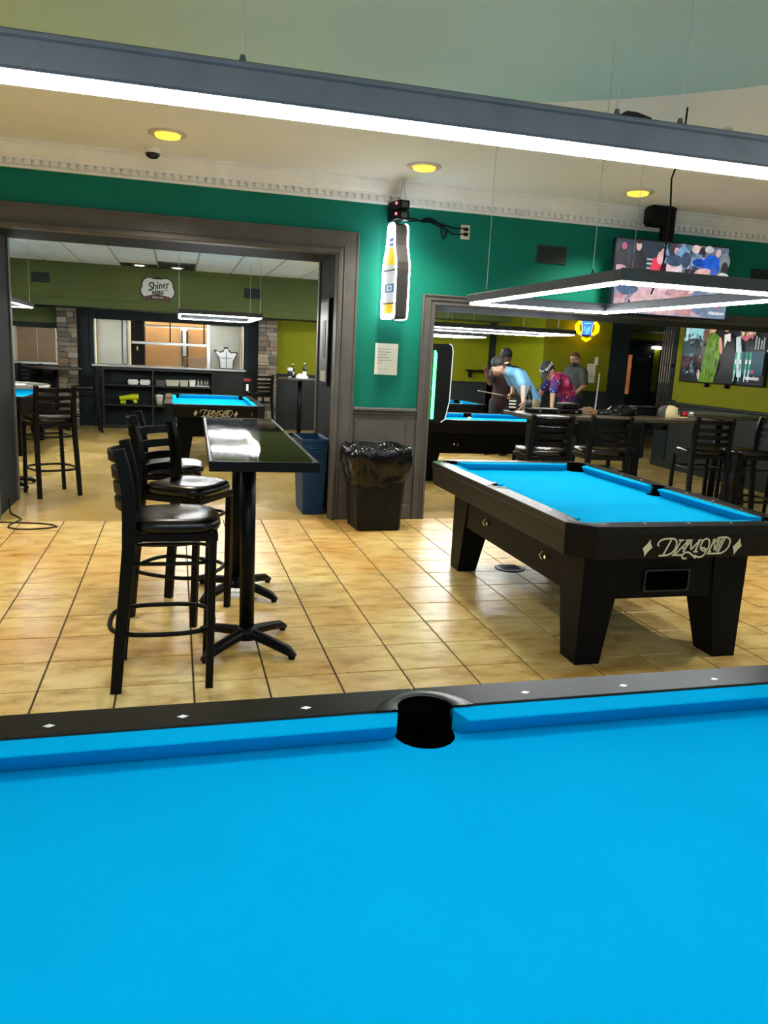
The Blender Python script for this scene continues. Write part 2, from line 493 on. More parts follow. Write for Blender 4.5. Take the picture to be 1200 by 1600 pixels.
# flat print: layered thin shapes on a plane
class Art:
    def __init__(self, o, u, v, n, step=0.0006):
        self.o = Vector(o); self.u = Vector(u); self.v = Vector(v); self.n = Vector(n)
        self.mb = MB(); self.k = 1; self.step = step
    def P(self, a, b, d):
        return self.o + self.u * a + self.v * b + self.n * d
    def poly(self, pts, mat, raise_=True):
        d = self.step * self.k
        V = [self.P(a, b, d) for a, b in pts]
        ar = sum(pts[i][0] * pts[(i + 1) % len(pts)][1] - pts[(i + 1) % len(pts)][0] * pts[i][1] for i in range(len(pts)))
        f = list(range(len(pts)))
        if (ar > 0) != (self.u.cross(self.v).dot(self.n) > 0):
            f = f[::-1]
        self.mb.add(V, [f], mat)
        if raise_:
            self.k += 1
        return self
    def rect(self, a0, a1, b0, b1, mat, raise_=True):
        return self.poly([(a0, b0), (a1, b0), (a1, b1), (a0, b1)], mat, raise_)
    def el(self, a, b, ra, rb, mat, rot=0.0, n=18, raise_=True):
        c, s = math.cos(rot), math.sin(rot)
        return self.poly([(a + ra * math.cos(t) * c - rb * math.sin(t) * s, b + ra * math.cos(t) * s + rb * math.sin(t) * c)
                          for t in [2 * PI * i / n for i in range(n)]], mat, raise_)
    def ribbon(self, pts, w, mat, closed=False):
        P = [Vector((a, b)) for a, b in pts]
        n = len(P)
        L = []; R = []
        for i in range(n):
            if closed:
                t = P[(i + 1) % n] - P[i - 1]
            else:
                t = P[min(i + 1, n - 1)] - P[max(i - 1, 0)]
            t.normalize()
            q = Vector((-t.y, t.x)) * (w / 2)
            L.append(P[i] + q); R.append(P[i] - q)
        d = self.step * self.k
        V = [self.P(p.x, p.y, d) for p in L] + [self.P(p.x, p.y, d) for p in R]
        F = []
        fl = self.u.cross(self.v).dot(self.n) > 0
        for i in range(n if closed else n - 1):
            j = (i + 1) % n
            f = [i, n + i, n + j, j]
            F.append(f if fl else f[::-1])
        self.mb.add(V, F, mat)
        return self
    def text(self, s, a, b, size, mat, shear=0.0, bold=0.0, align='CENTER', font_sx=1.0):
        cu = bpy.data.curves.new('lettering', 'FONT')
        cu.body = s; cu.size = size; cu.shear = shear; cu.offset = bold; cu.align_x = align; cu.align_y = 'CENTER'
        cu.resolution_u = 3
        o = bpy.data.objects.new('lettering', cu)
        COL.objects.link(o)
        bpy.context.view_layer.update()
        me = bpy.data.meshes.new_from_object(o.evaluated_get(bpy.context.evaluated_depsgraph_get()))
        d = self.step * self.k
        V = [self.P(a + p.co.x * font_sx, b + p.co.y, d) for p in me.vertices]
        F = [list(p.vertices) for p in me.polygons]
        if self.u.cross(self.v).dot(self.n) < 0:
            F = [f[::-1] for f in F]
        self.mb.add(V, F, mat)
        bpy.data.objects.remove(o); bpy.data.curves.remove(cu); bpy.data.meshes.remove(me)
        self.k += 1
        return self
    def build(self, name, parent=None, **kw):
        return self.mb.build(name, parent, **kw)

def arc(c, r, a0, a1, n):
    return [(c[0] + r * math.cos(math.radians(a0 + (a1 - a0) * i / n)), c[1] + r * math.sin(math.radians(a0 + (a1 - a0) * i / n))) for i in range(n + 1)]

# ================================================================== STRUCTURE
TS = 0.335
TX0, TY0 = 2.2153 * TS, 19.3661 * TS      # a tile corner; rows count from here
YW = 6.99                                  # front face of the partition wall
YB = 8.00                                  # its back face
CZ = 3.0

def build_floor():
    m = MB(); m.box(-7, 9.5, -2.6, YW, -0.12, -0.005, 'grout')
    fl = struct(m.build('floor'), 'tan ceramic tile floor with dark grout lines', 'floor')
    g = 0.008
    def tile_mesh(sx, sy):
        t = MB(); t.cbox(g / 2, sx - g / 2, g / 2, sy - g / 2, -0.012, 0, 'ceramic_tile', b=0.0025)
        return t.mesh('tile')
    full = tile_mesh(TS, TS); cut = tile_mesh(TS, YW - (TY0 + TS))
    rest = MB()
    for j in range(-27, 2):
        y = TY0 + j * TS
        for i in range(-24, 26):
            x = TX0 + i * TS
            if x < -7 or x + TS > 9.5 or y < -2.6:
                continue
            d = y + TS
            xc = x + TS / 2
            # those the photograph shows: right of the left frame line, left of the right one
            vis = y > 2.0 and xc > -0.36 * y - 0.18 + 0.5 * max(0, 3.4 - y) and xc < 0.86 * y + 0.1 and not (y < 3.0 and xc < -0.9)
            if vis:
                o = bpy.data.objects.new('tile', full if j < 1 else cut)
                o.location = (x, y, 0); COL.objects.link(o); o.parent = fl
            else:
                sy = TS if j < 1 else YW - y
                rest.box(x + g / 2, x + TS - g / 2, y + g / 2, y + sy - g / 2, -0.012, 0, 'ceramic_tile')
    rest.build('tile_field', fl, kind='stuff')
    m = MB(); m.box(-7, 13, YW, 18, -0.12, 0.0, 'concrete')
    struct(m.build('floor_back'), 'polished yellow brown concrete floor beyond the wall openings', 'floor')
build_floor()

def build_partition():
    m = MB()
    def seg(x0, x1, z0, z1):
        m.box(x0, x1, YW, YW + 0.03, z0, z1, 'green_paint')
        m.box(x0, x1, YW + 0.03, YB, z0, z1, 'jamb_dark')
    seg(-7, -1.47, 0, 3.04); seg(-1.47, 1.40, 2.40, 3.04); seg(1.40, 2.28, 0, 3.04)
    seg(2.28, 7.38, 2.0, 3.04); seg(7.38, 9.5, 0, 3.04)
    w = struct(m.build('wall_partition'), 'deep green painted wall with two wide openings', 'wall')
    # casing round the left opening
    t = MB()
    t.box(1.40, 1.555, YW - 0.028, YW, 0, 2.56, 'trim_grey')
    t.box(-1.625, -1.47, YW - 0.028, YW, 0, 2.56, 'trim_grey')
    t.box(-1.47, 1.40, YW - 0.028, YW, 2.40, 2.56, 'trim_grey')
    for x0, x1, z0, z1 in ((1.372, 1.412, 0, 2.412), (-1.482, -1.442, 0, 2.412), (-1.442, 1.372, 2.372, 2.412)):
        t.cbox(x0, x1, YW - 0.045, YW + 0.10, z0, z1, 'trim_grey', 0.008)
    for x0, x1, z0, z1 in ((1.425, 1.440, 0, 2.44), (-1.51, -1.495, 0, 2.44), (-1.495, 1.425, 2.425, 2.44)):
        t.cbox(x0, x1, YW - 0.038, YW - 0.02, z0, z1, 'trim_grey', 0.005)
    for x0, x1, z0, z1 in ((1.535, 1.557, 0, 2.562), (-1.627, -1.605, 0, 2.562), (-1.605, 1.535, 2.54, 2.562)):
        t.cbox(x0, x1, YW - 0.036, YW - 0.02, z0, z1, 'trim_grey', 0.005)
    # casing of the far side of the jambs
    t.box(1.385, 1.41, YB - 0.06, YB + 0.02, 0, 2.40, 'trim_grey')
    t.box(-1.48, -1.455, YB - 0.06, YB + 0.02, 0, 2.40, 'trim_grey')
    struct(t.build('trim_1'), 'grey door casing round the wide left opening', 'trim')
    # casing round the right opening
    t = MB()
    t.box(2.168, 2.28, YW - 0.028, YW, 0, 2.085, 'trim_grey')
    t.box(2.28, 7.38, YW - 0.028, YW, 2.0, 2.085, 'trim_grey')
    t.box(7.38, 7.5, YW - 0.028, YW, 0, 2.085, 'trim_grey')
    for x0, x1, z0, z1 in ((2.262, 2.288, 0, 2.0), (2.262, 7.38, 1.992, 2.016), (2.232, 2.246, 0, 2.04), (2.232, 7.38, 2.034, 2.046),
                           (2.166, 2.186, 0, 2.087), (2.186, 7.38, 2.07, 2.087)):
        t.cbox(x0, x1, YW - 0.042, YW - 0.02, z0, z1, 'trim_grey', 0.006)
    struct(t.build('trim_2'), 'grey casing round the long right opening', 'trim')
    # wainscot and chair rail on the piers
    for k, (x0, x1) in enumerate(((1.557, 2.166), (-7, -1.627), (7.5, 9.5))):
        t = MB()
        t.box(x0, x1, YW - 0.014, YW, 0, 1.0, 'trim_grey')
        t.cbox(x0, x1, YW - 0.045, YW, 1.015, 1.05, 'trim_grey', 0.01)
        t.cbox(x0, x1, YW - 0.03, YW, 0.985, 1.012, 'trim_grey', 0.008)
        t.cbox(x0, x1, YW - 0.026, YW, 0, 0.14, 'trim_grey', 0.006)
        a, b = x0 + 0.02, x1 - 0.07
        for q in ((a, b, 0.20, 0.222), (b - 0.022, b, 0.222, 0.94), (a, a + 0.022, 0.222, 0.94)):
            t.cbox(q[0], q[1], YW - 0.026, YW - 0.01, q[2], q[3], 'trim_grey', 0.007)
        struct(t.build('trim_%d' % (3 + k)), ['grey wainscot and chair rail between the two openings', 'grey wainscot left of the left opening', 'grey wainscot right of the right opening'][k], 'trim')
    # crown moulding with dentils
    t = MB()
    prof = [(YW, 2.815), (YW - 0.022, 2.815), (YW - 0.026, 2.832), (YW - 0.022, 2.838), (YW - 0.022, 2.876), (YW - 0.056, 2.880), (YW - 0.06, 2.90),
            (YW - 0.075, 2.915), (YW - 0.10, 2.95), (YW - 0.118, 2.978), (YW - 0.135, 2.984), (YW - 0.135, 3.0), (YW, 3.0)]
    t.prism([(a, b) for a, b in prof], -7, 9.5, 'moulding_white', plane='yz')
    cr = struct(t.build('trim_6', fix=True), 'white crown moulding with dentil row under the ceiling', 'trim')
    d = MB(); x = -6.95
    while x < 9.45:
        d.box(x, x + 0.042, YW - 0.052, YW - 0.02, 2.840, 2.8785, 'moulding_white'); x += 0.0655
    d.build('dentil_row', cr, kind='stuff')
build_partition()

def build_ceiling():
    m = MB(); cx, cy, R, H, n = 0.4, 1.4, 3.5, 3.62, 72
    inner = []; outer = []
    for i in range(n):
        a = 2 * PI * i / n
        c, s = math.cos(a), math.sin(a)
        inner.append((cx + R * c, cy + R * s, CZ))
        k = H / max(abs(c), abs(s))
        outer.append((cx + k * c, cy + k * s, CZ))
    m.add(inner + outer, [[i, n + i, n + (i + 1) % n, (i + 1) % n][::-1] for i in range(n)], 'ceiling_cream')
    def slab(x0, x1, y0, y1):
        m.box(x0, x1, y0, y1, CZ, CZ + 0.05, 'ceiling_cream')
    slab(-7, cx - H, -2.6, YW); slab(cx + H, 9.5, -2.6, YW); slab(cx - H, cx + H, cy + H, YW); slab(cx - H, cx + H, -2.6, cy - H)
    ce = struct(m.build('ceiling'), 'cream ceiling around the large round blue green dome', 'ceiling')
    d = MB()
    prof = [(R, CZ - 0.004), (R + 0.02, CZ + 0.05), (R - 0.05, CZ + 0.052), (R - 0.06, CZ + 0.10)]
    for i in range(1, 13):
        a = PI / 2 * i / 12
        prof.append(((R - 0.06) * math.cos(a), CZ + 0.10 + 1.15 * math.sin(a)))
    prof[-1] = (0.0, prof[-1][1])
    d.lathe(prof[::-1], 'dome_teal', n=72, c=(cx, cy, 0))
    dm = d.build('ceiling_dome', ce)
    for p in dm.data.polygons:
        p.use_smooth = True
build_ceiling()

BZ = 2.8      # back room ceiling
YF = 15.2     # back room far wall
YK = 14.48    # face of the bulkhead over it
def build_back_room():
    # dropped ceiling: grid, near tiles one by one
    m = MB(); m.box(-7, 13, YB, 18, BZ + 0.012, BZ + 0.06, 'ceiling_grid')
    ce = struct(m.build('ceiling_back'), 'suspended ceiling of white tiles in the back room', 'ceiling')
    s = 0.61; g = 0.012
    t = MB(); t.cbox(g, s - g, g, s - g, BZ - 0.002, BZ + 0.014, 'ceiling_tile_white', 0.004)
    me = t.mesh('ceiling_tile')
    dark = MB(); dark.cbox(g, s - g, g, s - g, BZ - 0.002, BZ + 0.014, 'charcoal_paint', 0.004)
    dme = dark.mesh('ceiling_tile')
    rest = MB()
    DK = {(-1, 10), (0, 9), (0, 10)}
    for j in range(0, 11):
        y = YK - (11 - j) * s
        for i in range(-11, 20):
            x = -0.28 + i * s
            if -5 <= i <= 5 and y > 10.0:
                o = bpy.data.objects.new('ceiling_tile', dme if (i, j) in DK else me)
                o.location = (x, y, 0); COL.objects.link(o); o.parent = ce
            else:
                rest.box(x + g, x + s - g, y + g, y + s - g, BZ, BZ + 0.014, 'ceiling_tile_white')
    rest.build('ceiling_tile_field', ce, kind='stuff')
    # bulkhead
    m = MB()
    m.box(-7, 3.0, YK, YF + 0.15, 2.08, BZ + 0.05, 'olive_paint')
    m.box(3.0, 13, YK, YF + 0.15, 2.27, BZ + 0.05, 'olive_paint')
    m.cbox(-7, 3.0, YK - 0.012, YK, 2.71, 2.725, 'olive_paint', 0.004)
    m.cbox(-7, 3.0, YK - 0.012, YK, 2.215, 2.23, 'olive_paint', 0.004)
    m.box(-7, 3.0, YK, YF, 2.075, 2.082, 'teal_black_paint')
    struct(m.build('wall_bulkhead'), 'olive green bulkhead over the kitchen hatch', 'wall')
    # far wall with kitchen hatch and side hatch
    m = MB(); y0, y1 = YF, YF + 0.14
    KX0, KX1, KZ0, KZ1 = -1.42, 1.24, 1.12, 1.92
    SX0, SX1, SZ0, SZ1 = -2.78, -2.03, 1.12, 1.72
    def bx(x0, x1, z0, z1, mat):
        m.box(x0, x1, y0, y1, z0, z1, mat)
    bx(-7, SX0, 0, 2.1, 'charcoal_paint')
    bx(SX0, SX1, 0, SZ0, 'charcoal_paint'); bx(SX0, SX1, SZ1, 1.80, 'teal_black_paint'); bx(SX0, SX1, 1.80, 2.1, 'olive_paint')
    bx(SX1, KX0, 0, 2.1, 'teal_black_paint')
    bx(KX0, KX1, 0, KZ0, 'charcoal_paint'); bx(KX0, KX1, KZ1, 2.1, 'teal_black_paint')
    bx(KX1, 1.84, 0, 2.1, 'teal_black_paint')
    bx(1.84, 6.30, 0, 1.07, 'charcoal_paint'); bx(1.84, 6.2, 1.07, 2.3, 'lime_paint')
    bx(6.2, 7.6, 0, 2.3, 'teal_black_paint'); bx(6.30, 7.6, 0, 1.07, 'teal_black_paint')
    m.cbox(1.84, 6.2, y0 - 0.03, y0, 1.05, 1.08, 'charcoal_paint', 0.006)
    m.cbox(-1.5, KX0, y0 - 0.03, y0, 1.05, 2.0, 'teal_black_paint', 0.006)
    m.cbox(KX1, KX1 + 0.1, y0 - 0.03, y0, 1.05, 2.0, 'teal_black_paint', 0.006)
    struct(m.build('wall_back'), 'dark far wall with kitchen hatch and lime painted panel', 'wall')
    # right hand block, corridor, right wall
    m = MB()
    m.box(6.35, 7.68, 13.0, 15.2, 0, 1.05, 'charcoal_paint'); m.box(6.35, 7.68, 13.0, 15.2, 1.05, 2.85, 'lime_paint')
    m.cbox(6.35, 7.68, 12.975, 13.0, 1.03, 1.06, 'charcoal_paint', 0.006)
    m.box(7.68, 8.05, 12.97, 15.2, 0, 2.85, 'teal_black_paint')
    m.box(7.45, 7.68, 12.985, 13.0, 0, 1.05, 'charcoal_paint')
    struct(m.build('wall_block'), 'lime wall section beside the dark pilaster', 'wall')
    m = MB()
    m.box(8.05, 13, 16.0, 16.2, 0, 2.15, 'charcoal_paint'); m.box(8.05, 13, 16.0, 16.2, 2.15, 2.85, 'lime_paint')
    m.box(10.55, 10.72, 15.99, 16.0, 1.0, 1.95, 'lime_paint')
    m.cbox(8.05, 13, 15.97, 16.0, 0, 0.14, 'trim_grey', 0.005)
    struct(m.build('wall_corridor'), 'charcoal wall at the end of the corridor', 'wall')
    m = MB()
    m.box(7.42, 7.62, YB, 10.62, 0, 1.02, 'charcoal_paint'); m.box(7.42, 7.62, YB, 10.62, 1.02, 2.85, 'lime_paint')
    m.cbox(7.385, 7.42, YB, 10.97, 0.99, 1.03, 'charcoal_paint', 0.008)
    m.box(7.405, 7.64, 10.62, 10.97, 0, 2.85, 'teal_black_paint')
    m.cbox(7.40, 7.42, YB, 10.97, 0, 0.12, 'charcoal_paint', 0.005)
    m.box(7.408, 7.42, 10.52, 10.62, 1.03, 1.06, 'teal_black_paint')
    struct(m.build('wall_right'), 'lime over charcoal side wall carrying the wide screen', 'wall')
    m = MB(); m.box(-7.1, -7, -2.6, 18, 0, 3.04, 'charcoal_paint')
    struct(m.build('wall_left'), 'dark side wall far left', 'wall')
    m = MB(); m.box(9.5, 9.6, -2.6, YB, 0, 3.04, 'green_paint'); m.box(12.9, 13, YB, 18, 0, 2.9, 'charcoal_paint')
    struct(m.build('wall_side'), 'green side wall to the right', 'wall')
    # door at the end of the corridor
    d = MB()
    d.box(9.72, 9.80, 15.95, 16.0, 0, 2.06, 'teal_black_paint'); d.box(10.47, 10.55, 15.95, 16.0, 0, 2.06, 'teal_black_paint'); d.box(9.72, 10.55, 15.95, 16.0, 2.0, 2.06, 'teal_black_paint')
    dr = struct(d.build('door_1'), 'charcoal corridor door with a narrow glass that glows orange', 'door')
    p = MB(); p.cbox(9.80, 10.47, 15.955, 15.995, 0.01, 2.0, 'charcoal_paint', 0.004); p.build('door_leaf', dr)
    p = MB(); p.cbox(9.90, 9.995, 15.945, 15.96, 0.92, 1.80, 'door_lit_glass', 0.003); p.build('door_glass', dr)
    p = MB(); p.cbox(10.42, 10.44, 15.92, 15.955, 1.62, 1.78, 'chrome', 0.004); p.build('door_closer', dr)
    a = Art((10.24, 15.953, 1.72), (1, 0, 0), (0, 0, 1), (0, -1, 0))
    for k in range(2):
        for q in range(7):
            a.rect(-0.12 + q * 0.035, -0.097 + q * 0.035, -0.03 * k - 0.012, -0.03 * k + 0.008, 'white_plastic' if False else 'edge_metal', False)
    a.build('door_lettering', dr)
    d = MB()
    d.box(6.58, 6.66, 15.12, 15.2, 0, 2.1, 'black_satin'); d.box(7.30, 7.36, 15.12, 15.2, 0, 2.1, 'black_satin')
build_back_room()

def build_kitchen():
    m = MB()
    m.box(-7, 6.0, 18.0, 18.1, 0, 2.6, 'kitchen_panel')
    struct(m.build('wall_kitchen'), 'pale panelled kitchen wall behind the hatch', 'wall')
    m = MB(); m.box(-7, 6.0, YF + 0.14, 18, 2.46, 2.55, 'kitchen_panel')
    struct(m.build('ceiling_kitchen'), 'pale kitchen ceiling', 'ceiling')
    L = thing('kitchen_lamp', 'warm ceiling lamp inside the kitchen', 'lamp', (0, 16.6, 2.45))
    q = MB(); q.cbox(-2.6, 1.3, -0.3, 0.3, -0.05, 0, 'steel', 0.01); q.build('lamp_housing', L)
    q = MB(); q.cbox(-2.5, 1.2, -0.22, 0.22, -0.07, -0.051, 'kitchen_lamp', 0.005); q.build('lamp_diffuser', L)
    # steel ledge and frame of the hatch
    m = MB()
    m.cbox(-1.46, 1.28, YF - 0.10, YF + 0.30, 1.085, 1.12, 'steel', 0.004)
    m.box(-1.44, -1.415, YF - 0.02, YF + 0.16, 1.12, 1.93, 'steel')
    m.box(1.215, 1.24, YF - 0.02, YF + 0.16, 1.12, 1.93, 'steel')
    m.box(0.56, 0.62, YF + 0.02, YF + 0.14, 1.12, 1.93, 'steel')
    m.box(-0.84, -0.82, YF + 0.02, YF + 0.14, 1.12, 1.93, 'steel')
    struct(m.build('window_1'), 'steel framed kitchen serving hatch with metal ledge', 'window')
    m = MB()
    m.cbox(-2.82, -1.98, YF - 0.10, YF + 0.2, 1.075, 1.12, 'steel', 0.004)
    for x0, x1 in ((-2.78, -2.74), (-2.07, -2.03)):
        m.box(x0, x1, YF - 0.01, YF + 0.14, 1.12, 1.72, 'kitchen_panel')
    struct(m.build('window_2'), 'smaller hatch left of the stone pillar', 'window')
    m = MB()
    m.cbox(-2.74, -2.41, YF + 0.20, YF + 0.24, 1.06, 1.76, 'kitchen_warm_brown', 0.004)
    m.cbox(-2.40, -2.06, YF + 0.20, YF + 0.24, 1.06, 1.76, 'kitchen_warm_brown', 0.004)
    tag(m.build('cabinet'), 'copper toned double cabinet doors behind the small hatch', 'cabinet')
    # pale screen at the hatch's left, warm fridges in the middle, clear sheet at the right
    m = MB(); m.cbox(-1.41, -0.96, YF + 0.30, YF + 0.33, 1.12, 1.95, 'kitchen_panel', 0.01)
    m.cbox(-0.96, -0.86, YF + 0.28, YF + 0.40, 1.12, 1.95, 'steel', 0.02)
    tag(m.build('splash_screen'), 'pale steel splash panel at left end of the hatch', 'panel')
    f = thing('reach_in_refrigerator', 'tall warm lit steel refrigerator behind the kitchen hatch', 'refrigerator', (0, 17.0, 0))
    q = MB(); q.box(-0.62, 0.62, 0.04, 0.7, 0, 2.2, 'steel'); q.build('body', f)
    for x0, x1 in ((-0.60, 0.10), (0.24, 0.62)):
        q = MB(); q.cbox(x0, x1, 0, 0.04, 0.1, 1.86, 'kitchen_warm_brown', 0.008); q.build('door', f)  # warm light on the steel doors comes from their colour
    q = MB(); q.cbox(-0.60, 0.62, 0, 0.04, 1.90, 2.2, 'kitchen_warm_brown', 0.008); q.build('grille', f)
    for x in (0.115, 0.215):
        q = MB(); q.cbox(x, x + 0.025, -0.05, 0.0, 0.6, 1.82, 'black_metal', 0.006); q.build('handle', f)
    c = thing('dark_cabinet', 'narrow dark cabinet behind left of the hatch', 'cabinet', (-0.72, 16.2, 0))
    q = MB(); q.cbox(-0.12, 0.13, 0, 0.5, 0, 2.2, 'jamb_dark', 0.006); q.build('body', c)
    q = MB(); q.ell((0.0, -0.012, 1.42), (0.022, 0.015, 0.05), 'chrome'); q.build('handle', c)
    sh = thing('hanging_shelf', 'steel shelf hanging across the middle of the hatch', 'shelf', (0, YF + 0.34, 0))
    q = MB(); q.cbox(-0.79, 0.58, -0.12, 0.12, 1.51, 1.56, 'steel', 0.005); q.build('board', sh)
    for x in (-0.75, -0.10, 0.52):
        q = MB(); q.box(x - 0.012, x + 0.012, -0.01, 0.014, 1.56, 2.10, 'black_metal'); q.build('hanger', sh)
    m = MB(); m.cbox(0.63, 1.21, YF + 0.46, YF + 0.49, 0, 1.95, 'kitchen_panel', 0.01)
    tag(m.build('back_panel'), 'grey white panel at right end of the hatch', 'panel')
    # state shaped wire ornament standing on the ledge
    pts = [(-0.12, 0.0), (0.13, 0.0), (0.15, 0.18), (0.22, 0.30), (0.20, 0.33), (0.10, 0.32), (0.05, 0.36), (0.03, 0.41), (-0.04, 0.41), (-0.05, 0.35), (-0.13, 0.32), (-0.2, 0.36), (-0.23, 0.33), (-0.15, 0.24), (-0.13, 0.15)]
    o = thing('ledge_ornament', 'grey shield shaped metal ornament on the hatch ledge', 'ornament', (0.92, YF + 0.05, 1.12))
    q = MB(); q.prism(pts, -0.012, 0.012, 'tub_grey', plane='xz'); q.build('plate', o, fix=True)
    q = MB(); q.prism([(a * 0.86, b * 0.86 + 0.02) for a, b in pts], -0.02, -0.013, 'steel', plane='xz'); q.build('face', o, fix=True)
    q = MB(); q.box(-0.006, 0.006, -0.024, -0.019, 0.03, 0.33, 'tub_grey'); q.box(-0.11, 0.11, -0.024, -0.019, 0.20, 0.212, 'tub_grey'); q.build('ribs', o)
    # glass and paper bag on the ledge
    q = MB(); q.lathe([(0.028, 0), (0.03, 0.02), (0.05, 0.17), (0.05, 0.2)], 'kitchen_warm_brown', 12); q.lathe([(0.046, 0.165), (0.05, 0.205), (0.0, 0.21)], 'cue_dark', 12)
    tag(q.build('drinking_glass', loc=(0.17, YF + 0.02, 1.12)), 'flared glass with dark drink on the hatch ledge', 'glass')
    q = MB(); q.prism([(-0.13, 0), (0.13, 0), (0.16, 0.19), (0.05, 0.2), (0.01, 0.17), (-0.04, 0.2), (-0.15, 0.18)], -0.05, 0.05, 'kitchen_warm_brown', plane='xz')
    tag(q.build('paper_bag', loc=(0.40, YF + 0.02, 1.12), fix=True), 'crumpled brown paper bag on the hatch ledge', 'bag')
    # open shelf unit under the hatch
    s = thing('shelf_unit', 'low black open shelf unit under the kitchen hatch', 'shelf', (0, YF - 0.36, 0))
    for z0, z1 in ((0.0, 0.06), (0.40, 0.43), (0.755, 0.785), (1.04, 1.075)):
        q = MB(); q.cbox(-1.26, 0.66, 0, 0.35, z0, z1, 'charcoal_paint', 0.003); q.build('shelf_board', s)
    for x in (-1.27, -0.42, 0.64):
        q = MB(); q.cbox(x, x + 0.03, -0.005, 0.355, 0, 1.076, 'charcoal_paint', 0.003); q.build('upright', s)
    q = MB(); q.box(-1.25, 0.65, 0.345, 0.355, 0.06, 1.04, 'teal_black_paint'); q.build('back_board', s)
    ys = YF - 0.20
    q = None
    for k, x in enumerate((-0.75, -0.54)):
        q = MB(); q.add(*frustum(0.075, 0.095, 0.07, 0.085, 0.05), 'foam_white'); q.add(*frustum(0.095, 0.075, 0.085, 0.065, 0.04, 0.05), 'foam_white')
        tag(q.build('takeout_box', loc=(x, ys, 0.785)), ['left of the two white foam boxes on the upper shelf', 'right of the two white foam boxes on the upper shelf'][k], 'box', 'foam boxes on the shelf unit')
    for k, (x, w, h, mat, lab) in enumerate(((-0.27, 0.09, 0.10, 'tub_grey', 'dark grey tub on the upper shelf right of the divider'),
                                    (-0.06, 0.12, 0.11, 'tub_cream', 'wide cream tub on the upper shelf'),
                                    (0.145, 0.075, 0.11, 'tub_cream', 'square cream tub on the upper shelf'),
                                    (0.295, 0.055, 0.12, 'foam_white', 'narrow white tub on the upper shelf'))):
        t = thing('storage_tub', lab, 'tub', (x, ys, 0.785), group='tubs on the shelf unit')
        q = MB(); q.add(*frustum(w * 0.88, w, 0.08, 0.09, h), mat); q.build('body', t)
        q = MB(); q.cbox(-w * 1.03, w * 1.03, -0.095, 0.095, h - 0.012, h, mat, 0.004); q.build('rim', t)
    t = thing('condiment_rack', 'white tray of small shakers on the upper shelf', 'rack', (0.48, ys, 0.785))
    q = MB(); q.cbox(-0.12, 0.12, -0.08, 0.08, 0, 0.02, 'foam_white', 0.005); q.build('tray', t)
    for x in (-0.08, -0.02, 0.04, 0.09):
        q = MB(); q.lathe([(0.02, 0.02), (0.02, 0.08), (0.012, 0.1), (0.0, 0.13)], 'steel' if x > 0 else 'tub_cream', 10, c=(x, 0, 0)); q.build('shaker', t)
    d = thing('cordless_drill', 'yellow cordless drill lying on the lower shelf', 'drill', (-0.82, ys, 0.43))
    q = MB(); q.tube([(-0.17, 0, 0.10), (-0.05, 0, 0.115), (0.06, 0, 0.125), (0.16, 0, 0.135)], [0.04, 0.045, 0.06, 0.05], 'drill_yellow', 10); q.build('body', d)
    q = MB(); q.tube([(0.08, 0, 0.11), (0.11, 0, 0.02)], [0.035, 0.04], 'drill_yellow', 8); q.build('grip', d)
    q = MB(); q.cbox(-0.16, -0.06, -0.04, 0.04, 0, 0.06, 'drill_yellow', 0.01); q.build('battery', d)
    b = thing('lidded_bucket', 'small white lidded bucket on the lower shelf', 'bucket', (-0.30, ys, 0.43))
    q = MB(); q.lathe([(0.06, 0), (0.072, 0.15)], 'tub_cream', 14); q.build('body', b)
    q = MB(); q.lathe([(0.078, 0.15), (0.078, 0.17), (0.05, 0.185), (0.0, 0.2)], 'foam_white', 14); q.build('lid', b)

def frustum(ax, bx, ay, by, h, z=0.0):
    V = [(-ax, -ay, z), (ax, -ay, z), (ax, ay, z), (-ax, ay, z), (-bx, -by, z + h), (bx, -by, z + h), (bx, by, z + h), (-bx, by, z + h)]
    return V, [(3, 2, 1, 0), (4, 5, 6, 7), (0, 1, 5, 4), (1, 2, 6, 5), (2, 3, 7, 6), (3, 0, 4, 7)]
build_kitchen()

def stone_pillar(x0, x1, label):
    rnd = random.Random(int(x0 * 100))
    m = MB(); m.box(x0 + 0.02, x1 - 0.02, YF - 0.22, YF - 0.0, 0, 2.08, 'mortar')
    p = tag(m.build('stone_pillar'), label, 'pillar')
    meshes = []
    for k in range(10):
        b = MB(); bm = bmesh.new(); bmesh.ops.create_cube(bm, size=1.0)
        bmesh.ops.bevel(bm, geom=list(bm.edges), offset=0.07, segments=1, affect='EDGES')
        for v in bm.verts:
            v.co += Vector((rnd.uniform(-.04, .04), rnd.uniform(-.05, .05), rnd.uniform(-.06, .06)))
        b.frombm(bm, 'stone_%d' % (k % 5)); meshes.append(b.mesh('stone'))
    z = 0.0
    while z < 2.04:
        h = rnd.choice((0.05, 0.065, 0.08, 0.10))
        h = min(h, 2.075 - z)
        x = x0
        while x < x1 - 0.02:
            w = min(rnd.uniform(0.11, 0.24), x1 - x)
            if x1 - x - w < 0.05:
                w = x1 - x
            o = bpy.data.objects.new('stone', rnd.choice(meshes)); COL.objects.link(o); o.parent = p
            dp = rnd.uniform(0.05, 0.09)
            o.location = (x + w / 2, YF - 0.235 - dp / 2 + 0.04, z + h / 2)
            o.scale = (w - 0.008, dp, h - 0.007)
            x += w
        z += h
stone_pillar(-2.01, -1.68, 'stacked grey stone pillar left of the kitchen hatch')
stone_pillar(1.49, 1.84, 'stacked tan stone pillar right of the kitchen hatch')

